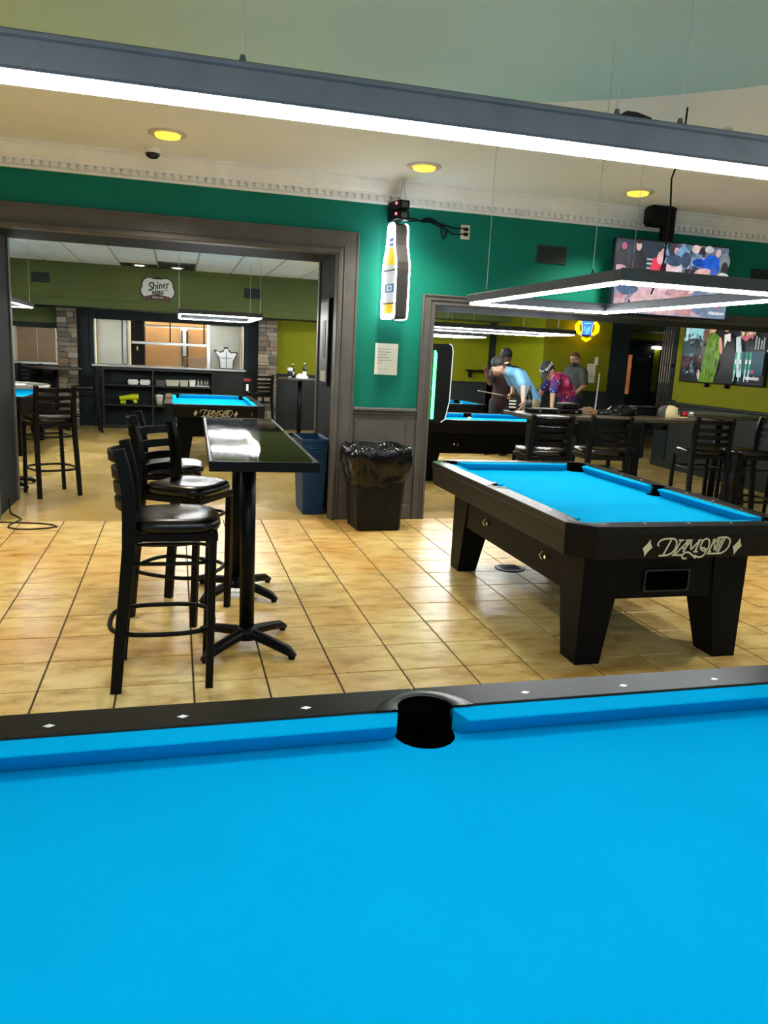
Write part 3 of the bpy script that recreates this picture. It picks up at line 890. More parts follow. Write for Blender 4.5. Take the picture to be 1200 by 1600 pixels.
# ================================================================== POOL TABLES
def logo(a, s):
    """the table maker's lettering, drawn as strokes; unit = traced pixels"""
    def T(pts):
        return [((x - 590) * s, (180 - y) * s) for x, y in pts]
    def sm(pts, n=5):
        out = []
        P = [Vector(p) for p in pts]
        for i in range(len(P) - 1):
            p0 = P[max(i - 1, 0)]; p1 = P[i]; p2 = P[i + 1]; p3 = P[min(i + 2, len(P) - 1)]
            for k in range(n):
                t = k / n
                q = 0.5 * ((2 * p1) + (p2 - p0) * t + (2 * p0 - 5 * p1 + 4 * p2 - p3) * t * t + (3 * p1 - p0 - 3 * p2 + p3) * t ** 3)
                out.append((q.x, q.y))
        out.append((P[-1].x, P[-1].y))
        return out
    W = 15 * s; M = 'logo_cream'
    curved = [[(262, 168), (250, 155), (258, 132), (288, 113), (335, 106), (385, 106), (415, 120), (428, 155), (418, 198), (390, 232), (350, 249), (272, 253)],
              [(548, 280), (512, 282), (500, 258), (515, 235), (550, 228), (585, 245), (620, 272), (634, 282)],
              [(745, 165), (742, 195), (715, 215), (690, 214), (668, 195), (667, 160), (680, 128), (705, 112), (730, 118), (744, 140), (745, 165)],
              [(672, 195), (700, 192), (722, 215), (716, 245), (690, 268), (655, 272), (618, 255)],
              [(822, 142), (812, 128), (822, 108), (850, 101), (905, 101), (938, 118), (948, 152), (935, 196), (900, 230), (855, 243), (735, 243)]]
    straight = [[(372, 112), (314, 248)], [(440, 120), (492, 120)], [(466, 122), (412, 246)], [(398, 250), (508, 250)],
                [(432, 240), (536, 122)], [(536, 122), (508, 222)], [(470, 190), (524, 190)], [(510, 122), (575, 122)],
                [(498, 222), (562, 124)], [(562, 124), (574, 205)], [(574, 205), (648, 122)], [(648, 122), (616, 222)], [(600, 223), (645, 223)], [(630, 122), (670, 122)],
                [(752, 224), (786, 122)], [(772, 120), (800, 120)], [(790, 122), (806, 216)], [(806, 216), (840, 112)], [(742, 225), (775, 225)],
                [(892, 104), (842, 240)], [(868, 104), (826, 225)]]
    for c in curved:
        a.ribbon(T(sm(c)), W, M)
    a.k += 1
    for c in straight:
        a.ribbon(T(c), W, M)
    a.k += 1
    for cx in (155, 1025):
        a.poly(T([(cx + 17, 108), (cx + 26, 148), (cx + 45, 178), (cx + 12, 212), (cx - 20, 258), (cx - 28, 218), (cx - 45, 186), (cx - 10, 150)]), M)

def pool_table(label, loc, rotz, h=0.78, lettering=True, number=None, group='blue cloth pool tables'):
    """long axis along local X; lettering on the local -X end"""
    t = thing('pool_table', label, 'pool table', loc, rotz, group)
    L, W = 0.99, 0.495
    LX, LY = L + 0.157, W + 0.157
    ch = 0.115
    bed = h - 0.056
    Pc = (L + 0.018, W + 0.018); rc = 0.070
    Ps = (0.0, W + 0.050); rs = 0.066
    rail_t = 0.042
    # bed with the six pocket cut-outs
    q = []
    e = 0.056
    def cut(c, r, a0, a1):
        return arc(c, r, a0, a1, 8)
    pts = []
    X, Yy = L + e, W + e
    def corner(sx, sy):
        c = (sx * Pc[0], sy * Pc[1])
        d1 = math.sqrt(rc ** 2 - (Yy - Pc[1]) ** 2); d2 = math.sqrt(rc ** 2 - (X - Pc[0]) ** 2)
        # from the point on the long side to the one on the short side, through the inside
        aA = math.degrees(math.atan2(Yy - Pc[1], -d1)); aB = math.degrees(math.atan2(-d2, X - Pc[0])) + 360
        p = [(rc * math.cos(math.radians(aA + (aB - aA) * i / 8)), rc * math.sin(math.radians(aA + (aB - aA) * i / 8))) for i in range(9)]
        return [(sx * (Pc[0] + a), sy * (Pc[1] + b)) for a, b in p]
    def side(sy):
        d = math.sqrt(rs ** 2 - (Yy - Ps[1]) ** 2)
        a0 = math.degrees(math.atan2(Yy - Ps[1], d)); a1 = math.degrees(math.atan2(Yy - Ps[1], -d)) - 360
        return [(rs * math.cos(math.radians(a0 + (a1 - a0) * i / 10)), sy * (Ps[1] + rs * math.sin(math.radians(a0 + (a1 - a0) * i / 10)))) for i in range(11)]
    poly = corner(1, 1) + corner(1, -1)[::-1] + [(p[0], p[1]) for p in side(-1)] + corner(-1, -1) + corner(-1, 1)[::-1] + [(-p[0], p[1]) for p in side(1)]
    b = MB(); b.prism(poly, bed - 0.03, bed, 'cloth_blue'); b.build('cloth_bed', t, fix=True)
    # cushions
    def cushion(x0b, x0n, x1b, x1n, xf):
        prof = [(0.058, h - 0.004), (0.005, h - 0.006), (0.0, h - 0.009), (0.036, bed), (0.058, bed)]
        nb = [1.0, 0.08, 0.0, 0.12, 1.0]
        V = []
        for x_b, x_n in ((x0b, x0n), (x1b, x1n)):
            for (d, z), k in zip(prof, nb):
                V.append(xf(x_n + (x_b - x_n) * k, d, z))
        n = len(prof)
        F = [list(range(n)), list(range(n, 2 * n))] + [[i, (i + 1) % n, n + (i + 1) % n, n + i] for i in range(n)]
        c = MB(); c.add(V, F, 'cloth_blue'); return c.build('cushion', t, fix=True, bevel=0.003)
    for sx in (1, -1):
        for sy in (1, -1):
            cushion(0.058, 0.078, L - 0.042, L - 0.088, lambda x, d, z, sx=sx, sy=sy: (sx * x, sy * (W + d), z))
        cushion(-(W - 0.042), -(W - 0.088), W - 0.042, W - 0.088, lambda x, d, z, sx=sx: (sx * (L + d), x, z))
    # rails: six capped boards, with inlaid sights
    s45 = math.sqrt(0.5)
    ro = rc + 0.004
    def sight(par, x, y, along):
        k = MB(); a, c = (0.011, 0.007) if along else (0.007, 0.011)
        k.prism([(x - a, y), (x, y - c), (x + a, y), (x, y + c)], h - 0.002, h + 0.0008, 'sight_white'); k.build('sight', par, fix=True)
    for sx in (1, -1):
        for sy in (1, -1):
            A = arc(Ps, rs + 0.004, 90, 5, 8)
            d1 = math.sqrt(max(0, ro ** 2 - (Yy - Pc[1]) ** 2))
            aA = math.degrees(math.atan2(Yy - Pc[1], -d1))
            B = arc(Pc, ro, aA, 45, 6)
            P = A + B + [(LX - ch / 2, LY - ch / 2), (LX - ch, LY), (0, LY)]
            r = MB(); r.prism([(sx * a, sy * c) for a, c in P], h - rail_t, h, 'rail_black')
            ro_ = r.build('rail', t, fix=True, bevel=0.004)
            for k in (1, 2, 3):
                sight(ro_, sx * L * k / 4, sy * (W + 0.094), True)
        d2 = math.sqrt(max(0, ro ** 2 - (X - Pc[0]) ** 2))
        aB = math.degrees(math.atan2(-d2, X - Pc[0]))
        B = arc(Pc, ro, aB, 45, 6)
        P = B + [(LX - ch / 2, LY - ch / 2), (LX, LY - ch)]
        P = P + [(a, -c) for a, c in P[::-1]]
        r = MB(); r.prism([(sx * a, c) for a, c in P], h - rail_t, h, 'rail_black')
        ro_ = r.build('rail', t, fix=True, bevel=0.004)
        for k in (-1, 0, 1):
            sight(ro_, sx * (L + 0.094), W * k / 2, False)
    # pocket liners with their wells
    def liner(c, r, a0, a1, flare):
        n = 14; V = []; k = MB()
        ri, rr = r - 0.006, r + 0.022
        for i in range(n + 1):
            a = math.radians(a0 + (a1 - a0) * i / n)
            w = 1 + flare * (abs(2 * i / n - 1) ** 3)
            for rad, z in ((ri, h - 0.08), (ri, h + 0.002), (ri + 0.004, h + 0.0035), (r + 0.022 * w - 0.004, h + 0.0035), (r + 0.022 * w, h)):
                V.append((c[0] + rad * math.cos(a), c[1] + rad * math.sin(a), z))
        F = [[i * 5 + j, i * 5 + j + 1, (i + 1) * 5 + j + 1, (i + 1) * 5 + j] for i in range(n) for j in range(4)]
        k.add(V, [f for i, f in enumerate(F) if i % 4], 'liner_black', True); k.add(V, F[::4], 'pocket_black', True)
        k.lathe([(0.0, h - 0.15), (r - 0.002, h - 0.15), (r - 0.002, bed - 0.002)][::1], 'pocket_black', 28, c=(c[0], c[1], 0), cap_ends=False)
        k.build('pocket', t, fix=True)
    for sy in (1, -1):
        liner((0, sy * Ps[1]), rs, 0 if sy > 0 else 180, 180 if sy > 0 else 360, 1.1)
        for sx in (1, -1):
            mid = {(1, 1): 45, (-1, 1): 135, (-1, -1): 225, (1, -1): 315}[(sx, sy)]
            liner((sx * Pc[0], sy * Pc[1]), rc, mid - 88, mid + 88, 0.5)
    # apron: chamfered ring under the rails, set back at its foot
    def ring(lx, ly, c):
        return [(lx - c, -ly), (lx, -ly + c), (lx, ly - c), (lx - c, ly), (-lx + c, ly), (-lx, ly - c), (-lx, -ly + c), (-lx + c, -ly)]
    o0 = ring(LX - 0.004, LY - 0.004, ch); o1 = ring(LX - 0.012, LY - 0.012, ch - 0.004); i0 = ring(LX - 0.028, LY - 0.028, ch - 0.012)
    z1, z0 = h - rail_t, h - 0.165
    k = MB(); n = 8
    V = [(a, c, z1) for a, c in o0] + [(a, c, z0) for a, c in o1] + [(a, c, z0) for a, c in i0] + [(a, c, z1) for a, c in i0]
    F = []
    for r0 in range(4):
        r1 = (r0 + 1) % 4
        for i in range(n):
            F.append([r0 * n + i, r0 * n + (i + 1) % n, r1 * n + (i + 1) % n, r1 * n + i])
    k.add(V, F, 'apron_black'); ap = k.build('apron', t, fix=True, bevel=0.003)
    if lettering:
        # lies on the slightly sloping end board
        nz = Vector((-1, 0, -0.065)).normalized()
        a = Art((-(LX - 0.008), 0, (z0 + z1) / 2 - 0.004), (0, -1, 0), (-0.065, 0, 1), nz)
        logo(a, 0.00059)
        a.build('lettering', ap)
    if number:
        a = Art((-(LX - 0.008), -0.46, (z0 + z1) / 2 - 0.004), (0, -1, 0), (-0.065, 0, 1), (-1, 0, -0.065))
        a.text(number, 0, 0, 0.075, 'edge_metal'); a.build('number', ap)
    # body and legs
    bx, by = 0.965, 0.485
    body = MB(); zb = 0.35
    body.hexa([(-bx + .14, -by + 0.012, zb), (bx - .14, -by + 0.012, zb), (bx - .14, by - 0.012, zb), (-bx + .14, by - 0.012, zb),
               (-bx + .14, -by + 0.004, z0 + 0.03), (bx - .14, -by + 0.004, z0 + 0.03), (bx - .14, by - 0.004, z0 + 0.03), (-bx + .14, by - 0.004, z0 + 0.03)], 'black_satin')
    body.box(-bx + 0.01, bx - 0.01, -by + .12, by - .12, zb, z0 + 0.03, 'black_satin')
    bd = body.build('body', t)
    for sx in (1, -1):
        for sy in (1, -1):
            lg = MB()
            sect = [(z0 + 0.03, 0.30, 0.215), (zb, 0.235, 0.195), (0.0, 0.165, 0.140)]
            V = []
            for z, wx, wy in sect:
                V += [(sx * bx, sy * by, z), (sx * (bx - wx), sy * by, z), (sx * (bx - wx), sy * (by - wy), z), (sx * bx, sy * (by - wy), z)]
            F = [[0, 1, 2, 3], [8, 11, 10, 9]]
            for r0 in (0, 1):
                for i in range(4):
                    F.append([r0 * 4 + i, (r0 + 1) * 4 + i, (r0 + 1) * 4 + (i + 1) % 4, r0 * 4 + (i + 1) % 4])
            lg.add(V, F, 'black_satin'); lg.build('leg', t, fix=True, bevel=0.004)
    for sx in (1, -1):
        r = MB(); x = sx * (bx - 0.008)
        rr = [(-0.135, 0.395), (-0.125, 0.385), (0.125, 0.385), (0.135, 0.395), (0.135, 0.495), (0.125, 0.505), (-0.125, 0.505), (-0.135, 0.495)]
        r.prism(rr, x, x + sx * 0.012, 'liner_black', plane='yz')
        r.prism([(a * 0.93, 0.445 + (c - 0.445) * 0.86) for a, c in rr], x + sx * 0.012, x + sx * 0.0135, 'pocket_black', plane='yz')
        r.build('ball_return', t, fix=True)
    for sy in (1, -1):
        for x in (-0.55, 0.30):
            r = MB(); r.tube([(x, sy * (by - 0.012), 0.47), (x, sy * (by + 0.012), 0.47)], 0.011, 'chrome', 10)
            r.tube([(x + 0.045, sy * (by + 0.004), 0.49), (x + 0.05, sy * (by + 0.02), 0.47), (x + 0.045, sy * (by + 0.004), 0.445)], 0.004, 'chrome', 6)
            r.build('lock', t)
    return t

pool_table('large blue cloth table filling the foreground', (0.505, 0.895, 0), 0.0, h=0.802, lettering=False)
pool_table('lettered pool table on the tile floor right of the trash can', (2.472, 4.36, 0), PI / 2, h=0.777)
pool_table('lettered pool table numbered 3 in front of the kitchen shelf', (0.50, 11.50, 0), PI / 2, h=0.785, number='3')
pool_table('pool table numbered 2 cut off behind the left opening edge', (-2.44, 11.95, 0), PI / 2, h=0.785, number='2')
pool_table('pool table behind the row of stools, nearest the right opening', (3.93, 9.70, 0), 0.0, h=0.785, lettering=False)
pool_table('farthest pool table of the right room, nearest the lime wall', (3.95, 12.95, 0), 0.0, h=0.785, lettering=False)

# ================================================================== HANGING TABLE LIGHTS
def pool_light(label, cx, cy, z, lx, ly, ztop, cables=((-1, -1), (1, -1), (-1, 1), (1, 1)), rotz=0.0, wire=0.0022, plug=None, cable_in=0.25, led='led_white', lw=0.016):
    t = thing('table_light', label, 'lamp', (cx, cy, z), rotz, 'rectangular lights hung over the pool tables')
    hx, hy = lx / 2, ly / 2
    w = 0.048; hh = 0.052
    for x0, x1, y0, y1 in ((-hx, hx, -hy, -hy + w), (-hx, hx, hy - w, hy), (-hx, -hx + w, -hy + w, hy - w), (hx - w, hx, -hy + w, hy - w)):
        m = MB(); m.cbox(x0, x1, y0, y1, 0.026, 0.026 + hh, 'housing_grey', 0.004)
        if x1 - x0 > y1 - y0:
            m.cbox(x0, x1, y0 - 0.004, y0 + 0.008, 0.07, 0.082, 'housing_grey', 0.003)
        side = m.build('frame_side', t)
        g = (w - lw) / 2
        s = MB(); s.cbox(x0 + g, x1 - g, y0 + g, y1 - g, 0.026 - max(0.016, lw * 0.8) if lw > 0.015 else 0.017, 0.0255, led, 0.003); s.build('led_strip', side)
    for sx, sy in cables:
        m = MB(); x = sx * (hx - (cable_in if lx > ly else 0.02)); y = sy * (hy - (0.02 if lx > ly else cable_in))
        m.tube([(x, y, 0.07), (x, y, ztop - z)], wire, 'steel', 5)
        m.lathe([(0.006, 0.075), (0.008, 0.085), (0.004, 0.1)], 'housing_grey', 8, c=(x, y, 0)); m.build('cable', t)
    if plug:
        m = MB(); m.tube(plug, 0.006, 'cord_black', 6); m.build('power_cord', t)
    return t
pl = pool_light('long light bar crossing the top of the view over the nearest table', 0.505, 0.93, 1.905, 2.05, 1.06, 4.0,
           cables=((-0.385, 1), (0.30, 1), (0.435, 1), (1, 1), (-1, -1), (1, -1)), cable_in=0.0, wire=0.0009, led='led_dimmed', lw=0.018)
m = MB(); m.prism([(-0.03, 0.08), (0.05, 0.08), (0.03, 0.094), (0.0, 0.1), (-0.022, 0.1)], 0.0, 0.03, 'cord_black', plane='xz'); m.build('cable_clip', pl, loc=(0.345, 0.50, -0.003), fix=True)
pool_light('rectangular light hanging over the lettered table on the tiles', 2.51, 4.28, 1.886, 1.10, 1.98, CZ, wire=0.0018, led='led_mid',
           plug=[(0.22, -0.05, 0.07), (0.28, -0.05, 0.25), (0.30, -0.03, 0.55), (0.27, -0.05, 0.72), (0.33, -0.03, 0.88), (0.335, -0.03, 1.115)], cable_in=0.3)
pool_light('rectangular light hanging over the table before the kitchen', 0.57, 11.50, 1.895, 1.08, 1.96, BZ, lw=0.009, led='led_back')
pool_light('rectangular light hanging near the far left opening edge', -2.40, 10.85, 1.905, 1.08, 1.96, BZ, lw=0.009, led='led_back')
pool_light('nearer long light in the right room, hung over the stool row table', 3.93, 9.72, 1.868, 1.98, 1.08, BZ, lw=0.009, led='led_back')
pool_light('farther long light in the right room', 3.95, 12.75, 1.868, 1.98, 1.08, BZ, lw=0.009, led='led_back')

# ================================================================== STOOLS
def bar_stool(label, loc, rotz, group):
    """faces local +Y"""
    t = thing('bar_stool', label, 'stool', loc, rotz, group)
    # padded seat
    s = MB(); n = 36; rings = []
    def sq(a, rx, ry, p=3.6):
        c, sn = math.cos(a), math.sin(a)
        return (rx * math.copysign(abs(c) ** (2 / p), c), ry * math.copysign(abs(sn) ** (2 / p), sn))
    for k, z in ((0.86, 0.722), (0.97, 0.726), (1.0, 0.74), (0.99, 0.756), (0.93, 0.768), (0.70, 0.775), (0.35, 0.770), (0.0, 0.766)):
        rings.append([(*[c for c in sq(2 * PI * j / n, 0.205 * k, 0.20 * k)], z) for j in range(n)])
    V = [p for r in rings for p in r]
    F = [[i * n + j, i * n + (j + 1) % n, (i + 1) * n + (j + 1) % n, (i + 1) * n + j] for i in range(len(rings) - 1) for j in range(n)]
    F.append(list(range(n))[::-1])
    s.add([(a, b + 0.008, z + (0.012 if b > 0.1 else 0) * 0 + 0.010 * (abs(a) / 0.2) ** 2 * (0 if z < 0.75 else 1)) for a, b, z in V], F, 'vinyl_black', True)
    s.build('seat', t)
    f = MB()
    for q in ((-0.19, 0.19, 0.165, 0.19), (-0.19, 0.19, -0.19, -0.165), (-0.19, -0.165, -0.165, 0.165), (0.165, 0.19, -0.165, 0.165)):
        f.cbox(*q, 0.685, 0.722, 'black_metal', 0.004)
    f.build('seat_frame', t)
    for sx in (1, -1):
        g = MB(); g.tube([(sx * 0.178, 0.168, 0.70), (sx * 0.185, 0.16, 0.35), (sx * 0.192, 0.152, 0.0)], 0.024, 'black_metal', 4, rot=PI / 4, up=(1, 0, 0), smooth=False)
        g.build('leg', t, bevel=0.005)
        path = [(sx * 0.195, -0.252, 0.0), (sx * 0.192, -0.235, 0.2), (sx * 0.188, -0.208, 0.45), (sx * 0.182, -0.188, 0.66), (sx * 0.180, -0.184, 0.78),
                (sx * 0.180, -0.188, 0.90), (sx * 0.180, -0.202, 1.0), (sx * 0.180, -0.222, 1.085)]
        g = MB(); g.tube(path, [0.026, 0.027, 0.028, 0.03, 0.032, 0.03, 0.028, 0.026], 'black_metal', 4, rot=PI / 4, up=(1, 0, 0), smooth=False, sy=1.3)
        g.build('leg', t, bevel=0.006)
    for z, y in ((0.832, -0.188), (0.900, -0.192), (0.968, -0.200), (1.044, -0.214)):
        g = MB(); n = 8; V = []
        for i in range(n + 1):
            u = -1 + 2 * i / n
            yy = y - 0.006 - 0.050 * (1 - u * u)
            hh = 0.021
            V += [(u * 0.165, yy - 0.008, z - hh), (u * 0.165, yy + 0.008, z - hh), (u * 0.165, yy + 0.004, z + hh), (u * 0.165, yy - 0.012, z + hh)]
        F = [[i * 4 + j, i * 4 + (j + 1) % 4, (i + 1) * 4 + (j + 1) % 4, (i + 1) * 4 + j] for i in range(n) for j in range(4)] + [[0, 1, 2, 3], [n * 4 + 3, n * 4 + 2, n * 4 + 1, n * 4]]
        g.add(V, F, 'black_metal'); g.build('slat', t, fix=True)
    def loop(rx, y0, y1, z, p=3.0):
        yc, ry = (y0 + y1) / 2, (y1 - y0) / 2
        return [(sq(2 * PI * k / 36, rx, ry, p)[0], yc + sq(2 * PI * k / 36, rx, ry, p)[1], z) for k in range(36)]
    g = MB(); g.tube(loop(0.212, -0.285, 0.178, 0.27), 0.0115, 'black_metal', 8, closed=True); g.build('foot_ring', t)
    g = MB(); g.tube(loop(0.182, -0.195, 0.168, 0.585, 5.0), 0.009, 'black_metal', 6, closed=True); g.build('stretcher', t)
    return t
st = bar_stool('ladder back bar stool nearest the camera, facing the glossy table', (-0.012, 3.60, 0), -PI / 2, 'ladder back bar stools')
G = 'ladder back bar stools'
d2r = math.radians
copy_tree(st, (0.06, 4.465, 0), d2r(-122), 'middle of the three stools at the glossy table, turned toward the camera', G)
copy_tree(st, (-0.03, 5.22, 0), d2r(-92), 'rearmost of the three stools at the glossy table', G)
copy_tree(st, (-1.225, 8.32, 0), d2r(28), 'bar stool just inside the left opening by the round table with painted white shine', G)
copy_tree(st, (3.17, 6.38, 0), d2r(-3), 'left stool pushed up to the long bar table', G)
copy_tree(st, (3.80, 6.45, 0), d2r(-6), 'second stool from the left at the long bar table', G)
copy_tree(st, (5.02, 6.62, 0), d2r(-8), 'bar stool below the wide wall screen', G)
copy_tree(st, (5.55, 6.60, 0), d2r(80), 'bar stool at the right frame edge with a dark coat on its seat', G)
copy_tree(st, (6.30, 6.75, 0), d2r(120), 'bar stool half out of frame at the right edge', G)
copy_tree(st, (1.42, 14.20, 0), d2r(20), 'far stool in front of the tan stone pillar', G)
copy_tree(st, (-1.50, 14.15, 0), d2r(100), 'far stool beside the left end of the shelf unit', G)
copy_tree(st, (2.62, 13.75, 0), d2r(90), 'far stool at the high table with bottles', G)
copy_tree(st, (-2.5, 14.75, 0), d2r(170), 'far stool under the small hatch', G)

# ================================================================== HIGH TABLES
def x_base(t, x, y, h, r=0.30, rot=PI / 4, post=0.038):
    b = MB()
    for k in range(4):
        a = rot + k * PI / 2
        c, s = math.cos(a), math.sin(a)
        b.tube([(x + c * 0.03, y + s * 0.03, 0.075), (x + c * r * 0.5, y + s * r * 0.5, 0.060), (x + c * (r - 0.03), y + s * (r - 0.03), 0.04), (x + c * r * 1.06, y + s * r * 1.06, 0.018)],
               [0.034, 0.033, 0.031, 0.018], 'black_metal', 8, sx=0.8, up=(0, 0, 1))
        b.cbox(x + c * r - 0.016, x + c * r + 0.016, y + s * r - 0.016, y + s * r + 0.016, 0, 0.03, 'black_satin', 0.004)
    b.lathe([(0.062, 0.045), (0.064, 0.085), (0.05, 0.10), (post, 0.11)], 'black_metal', 16, c=(x, y, 0))
    b.build('base', t)
    p = MB(); p.lathe([(post, 0.09), (post, h)], 'black_metal', 20, c=(x, y, 0)); p.build('post', t)
    p = MB(); p.cbox(x - 0.12, x + 0.12, y - 0.12, y + 0.12, h - 0.012, h, 'black_metal', 0.003); p.build('top_plate', t)
def slab_top(t, x0, x1, y0, y1, z0, z1, mat, edge):
    w = 0.016
    m = MB(); m.cbox(x0 + w, x1 - w, y0 + w, y1 - w, z0 + 0.004, z1 - 0.0015, mat, 0.002); m.build('table_top', t)
    for q in ((x0, x1, y0, y0 + w), (x0, x1, y1 - w, y1), (x0, x0 + w, y0 + w, y1 - w), (x1 - w, x1, y0 + w, y1 - w)):
        m = MB(); m.cbox(*q, z0, z1, 'black_metal' if edge == 'edge_metal' else edge, 0.003); e = m.build('edge_band', t)
        if edge == 'edge_metal':
            m = MB(); m.cbox(q[0] + 0.004, q[1] - 0.004, q[2] + 0.004, q[3] - 0.004, z1, z1 + 0.0012, edge, 0.0005); m.build('edge_strip', e)
t = thing('high_table', 'long narrow glossy black high table beside the three stools', 'table', (0.39, 4.36, 0), d2r(-1.2))
slab_top(t, -0.235, 0.235, -1.06, 1.06, 1.012, 1.055, 'table_gloss', 'edge_metal')
x_base(t, -0.03, -0.46, 1.012); x_base(t, -0.03, 0.46, 1.012)

t = thing('bar_table', 'long dark bar table standing in the right opening', 'table', (4.12, 6.79, 0))
slab_top(t, -1.02, 1.02, -0.33, 0.33, 1.02, 1.055, 'wood_dark', 'wood_dark')
for x in (-0.85, 0.26):
    m = MB(); m.cbox(x - 0.045, x + 0.045, -0.05, 0.05, 0.02, 1.02, 'black_metal', 0.006); m.build('post', t)
    m = MB(); m.cbox(x - 0.05, x + 0.05, -0.28, 0.28, 0, 0.03, 'black_metal', 0.006); m.build('foot', t)
    m = MB(); m.cbox(x - 0.10, x + 0.10, -0.25, 0.25, 1.004, 1.02, 'black_metal', 0.004); m.build('top_plate', t)

def round_table(label, loc, r, top, group=None, h=1.06):
    t = thing('round_high_table', label, 'table', loc, 0, group)
    m = MB(); m.lathe([(r - 0.02, h - 0.035), (r, h - 0.03), (r, h - 0.005), (r - 0.008, h), (0.0, h)], top, 40); m.build('table_top', t)
    x_base(t, 0, 0, h - 0.035)
    return t
round_table('round high table with lamp shine painted white on its top inside the left opening', (-1.70, 8.75, 0), 0.44, 'top_shine_white')
round_table('dark round high table at right edge below the wide screen', (5.85, 7.45, 0), 0.48, 'wood_dark')
round_table('far dark high table below the small hatch', (-1.98, 14.42, 0), 0.42, 'wood_dark')
bt = round_table('far dark high table with bottles against the lime wall', (2.10, 13.72, 0), 0.38, 'wood_dark')

# ================================================================== BINS
def trash_can():
    t = thing('trash_can', 'square black trash can lined with a black bag between the openings', 'trash can', (1.72, 6.665, 0), d2r(4))
    m = MB()
    def rr(w, d, c):
        return [(w - c, -d), (w, -d + c), (w, d - c), (w - c, d), (-w + c, d), (-w, d - c), (-w, -d + c), (-w + c, -d)]
    m.prism(rr(0.200, 0.185, 0.03), 0.0, 0.68, 'bin_black', poly1=rr(0.235, 0.215, 0.035)); m.build('body', t, bevel=0.006)
    for x in (-0.09, 0.09):
        q = MB(); q.hexa([(x - 0.05, -0.190, 0.05), (x + 0.05, -0.190, 0.05), (x + 0.05, -0.18, 0.05), (x - 0.05, -0.18, 0.05),
                          (x - 0.055, -0.217, 0.60), (x + 0.055, -0.217, 0.60), (x + 0.055, -0.2, 0.60), (x - 0.055, -0.2, 0.60)], 'bin_black'); q.build('side_panel', t)
    b = MB(); n = 120
    rows = [(0.80, 0.60), (0.90, 0.70), (0.98, 0.735), (1.06, 0.745), (1.12, 0.735), (1.17, 0.705), (1.20, 0.67), (1.20, 0.63), (1.17, 0.59), (1.13, 0.55), (1.09, 0.51), (1.06, 0.47), (1.03, 0.435), (1.01, 0.425)]
    V = []
    for i, (k, z) in enumerate(rows):
        for j in range(n):
            a = 2 * PI * j / n
            c, s = math.cos(a), math.sin(a)
            x = 0.255 * math.copysign(abs(c) ** 0.55, c); y = 0.235 * math.copysign(abs(s) ** 0.55, s)
            p = Vector((x * 6, y * 6, z * 7))
            w1 = noise.noise(p * 1.1) * 0.05 + noise.noise(p * 2.7 + Vector((3, 1, 7))) * 0.045 - abs(noise.noise(p * 4.1 + Vector((1, 8, 2)))) * 0.06
            w2 = abs(noise.noise(Vector((math.cos(a) * 5, math.sin(a) * 5, z * 2.0)))) * 0.06
            kk = k * (1 + (w1 + w2 - 0.02) * (1 if i > 1 else 0.3))
            dz = noise.noise(p * 1.9 + Vector((9, 2, 0))) * 0.030 * (1 if i > 2 else 0.4)
            if i > 10:
                dz += 0.045 * noise.noise(Vector((c * 1.6, s * 1.6, 4)))+ 0.03 * (1 if x > 0 else -0.3)
            V.append((x * kk, y * kk, z + dz))
    F = [[i * n + j, i * n + (j + 1) % n, (i + 1) * n + (j + 1) % n, (i + 1) * n + j][::-1] for i in range(len(rows) - 1) for j in range(n)]
    b.add(V, F, 'bag_black', True)
    b.build('trash_bag', t)
trash_can()
def blue_bin():
    t = thing('recycling_bin', 'tall slim blue recycling bin inside the left opening jamb', 'bin', (1.255, 7.42, 0), 0)
    V = []; w = 0.012
    def ring(a, b, z):
        return [(-a, -b, z), (a, -b, z), (a, b, z), (-a, b, z)]
    V = ring(0.095, 0.22, 0) + ring(0.125, 0.27, 0.72) + ring(0.125 - w, 0.27 - w, 0.72) + ring(0.095 - w, 0.22 - w, 0.02)
    F = [[3, 2, 1, 0], [12, 13, 14, 15]]
    for r in range(3):
        for i in range(4):
            F.append([r * 4 + i, r * 4 + (i + 1) % 4, (r + 1) * 4 + (i + 1) % 4, (r + 1) * 4 + i])
    m = MB(); m.add(V, F, 'bin_blue'); m.build('body', t, fix=True, bevel=0.008)
    m = MB()
    for q in ((-0.132, 0.132, -0.277, -0.265), (-0.132, 0.132, 0.265, 0.277), (-0.132, -0.12, -0.265, 0.265), (0.12, 0.132, -0.265, 0.265)):
        m.cbox(*q, 0.70, 0.728, 'bin_blue', 0.004)
    m.build('rim', t)
    m = MB(); m.tube([(-0.05, -0.275, 0.66), (-0.05, -0.29, 0.64), (0.05, -0.29, 0.64), (0.05, -0.275, 0.66)], 0.008, 'bin_blue', 6); m.build('handle', t)
blue_bin()

# ================================================================== CEILING FITTINGS, FRONT ROOM
def can_light(label, x, y):
    t = thing('recessed_light', label, 'lamp', (x, y, CZ), 0, 'recessed ceiling lights in the front room')
    m = MB(); m.lathe([(0.075, -0.002), (0.095, -0.012), (0.135, -0.008), (0.138, 0.0)], 'can_trim', 32); m.build('trim_ring', t)
    m = MB(); m.lathe([(0.094, -0.006), (0.085, -0.028), (0.055, -0.036), (0.0, -0.038)], 'can_lamp', 24); m.build('lamp_lens', t)
    L = bpy.data.lights.new('lamp_bulb', 'SPOT'); L.energy = 64; L.color = (1.0, 0.91, 0.76); L.spot_size = math.radians(125); L.spot_blend = 0.6; L.shadow_soft_size = 0.07
    lo = bpy.data.objects.new('lamp_bulb', L); COL.objects.link(lo); lo.parent = t; lo.location = (0, 0, -0.07)
can_light('leftmost amber recessed ceiling light', -0.048, 6.18)
can_light('amber recessed ceiling light above the bottle sign', 1.90, 6.27)
can_light('rightmost amber recessed ceiling light', 3.83, 6.30)
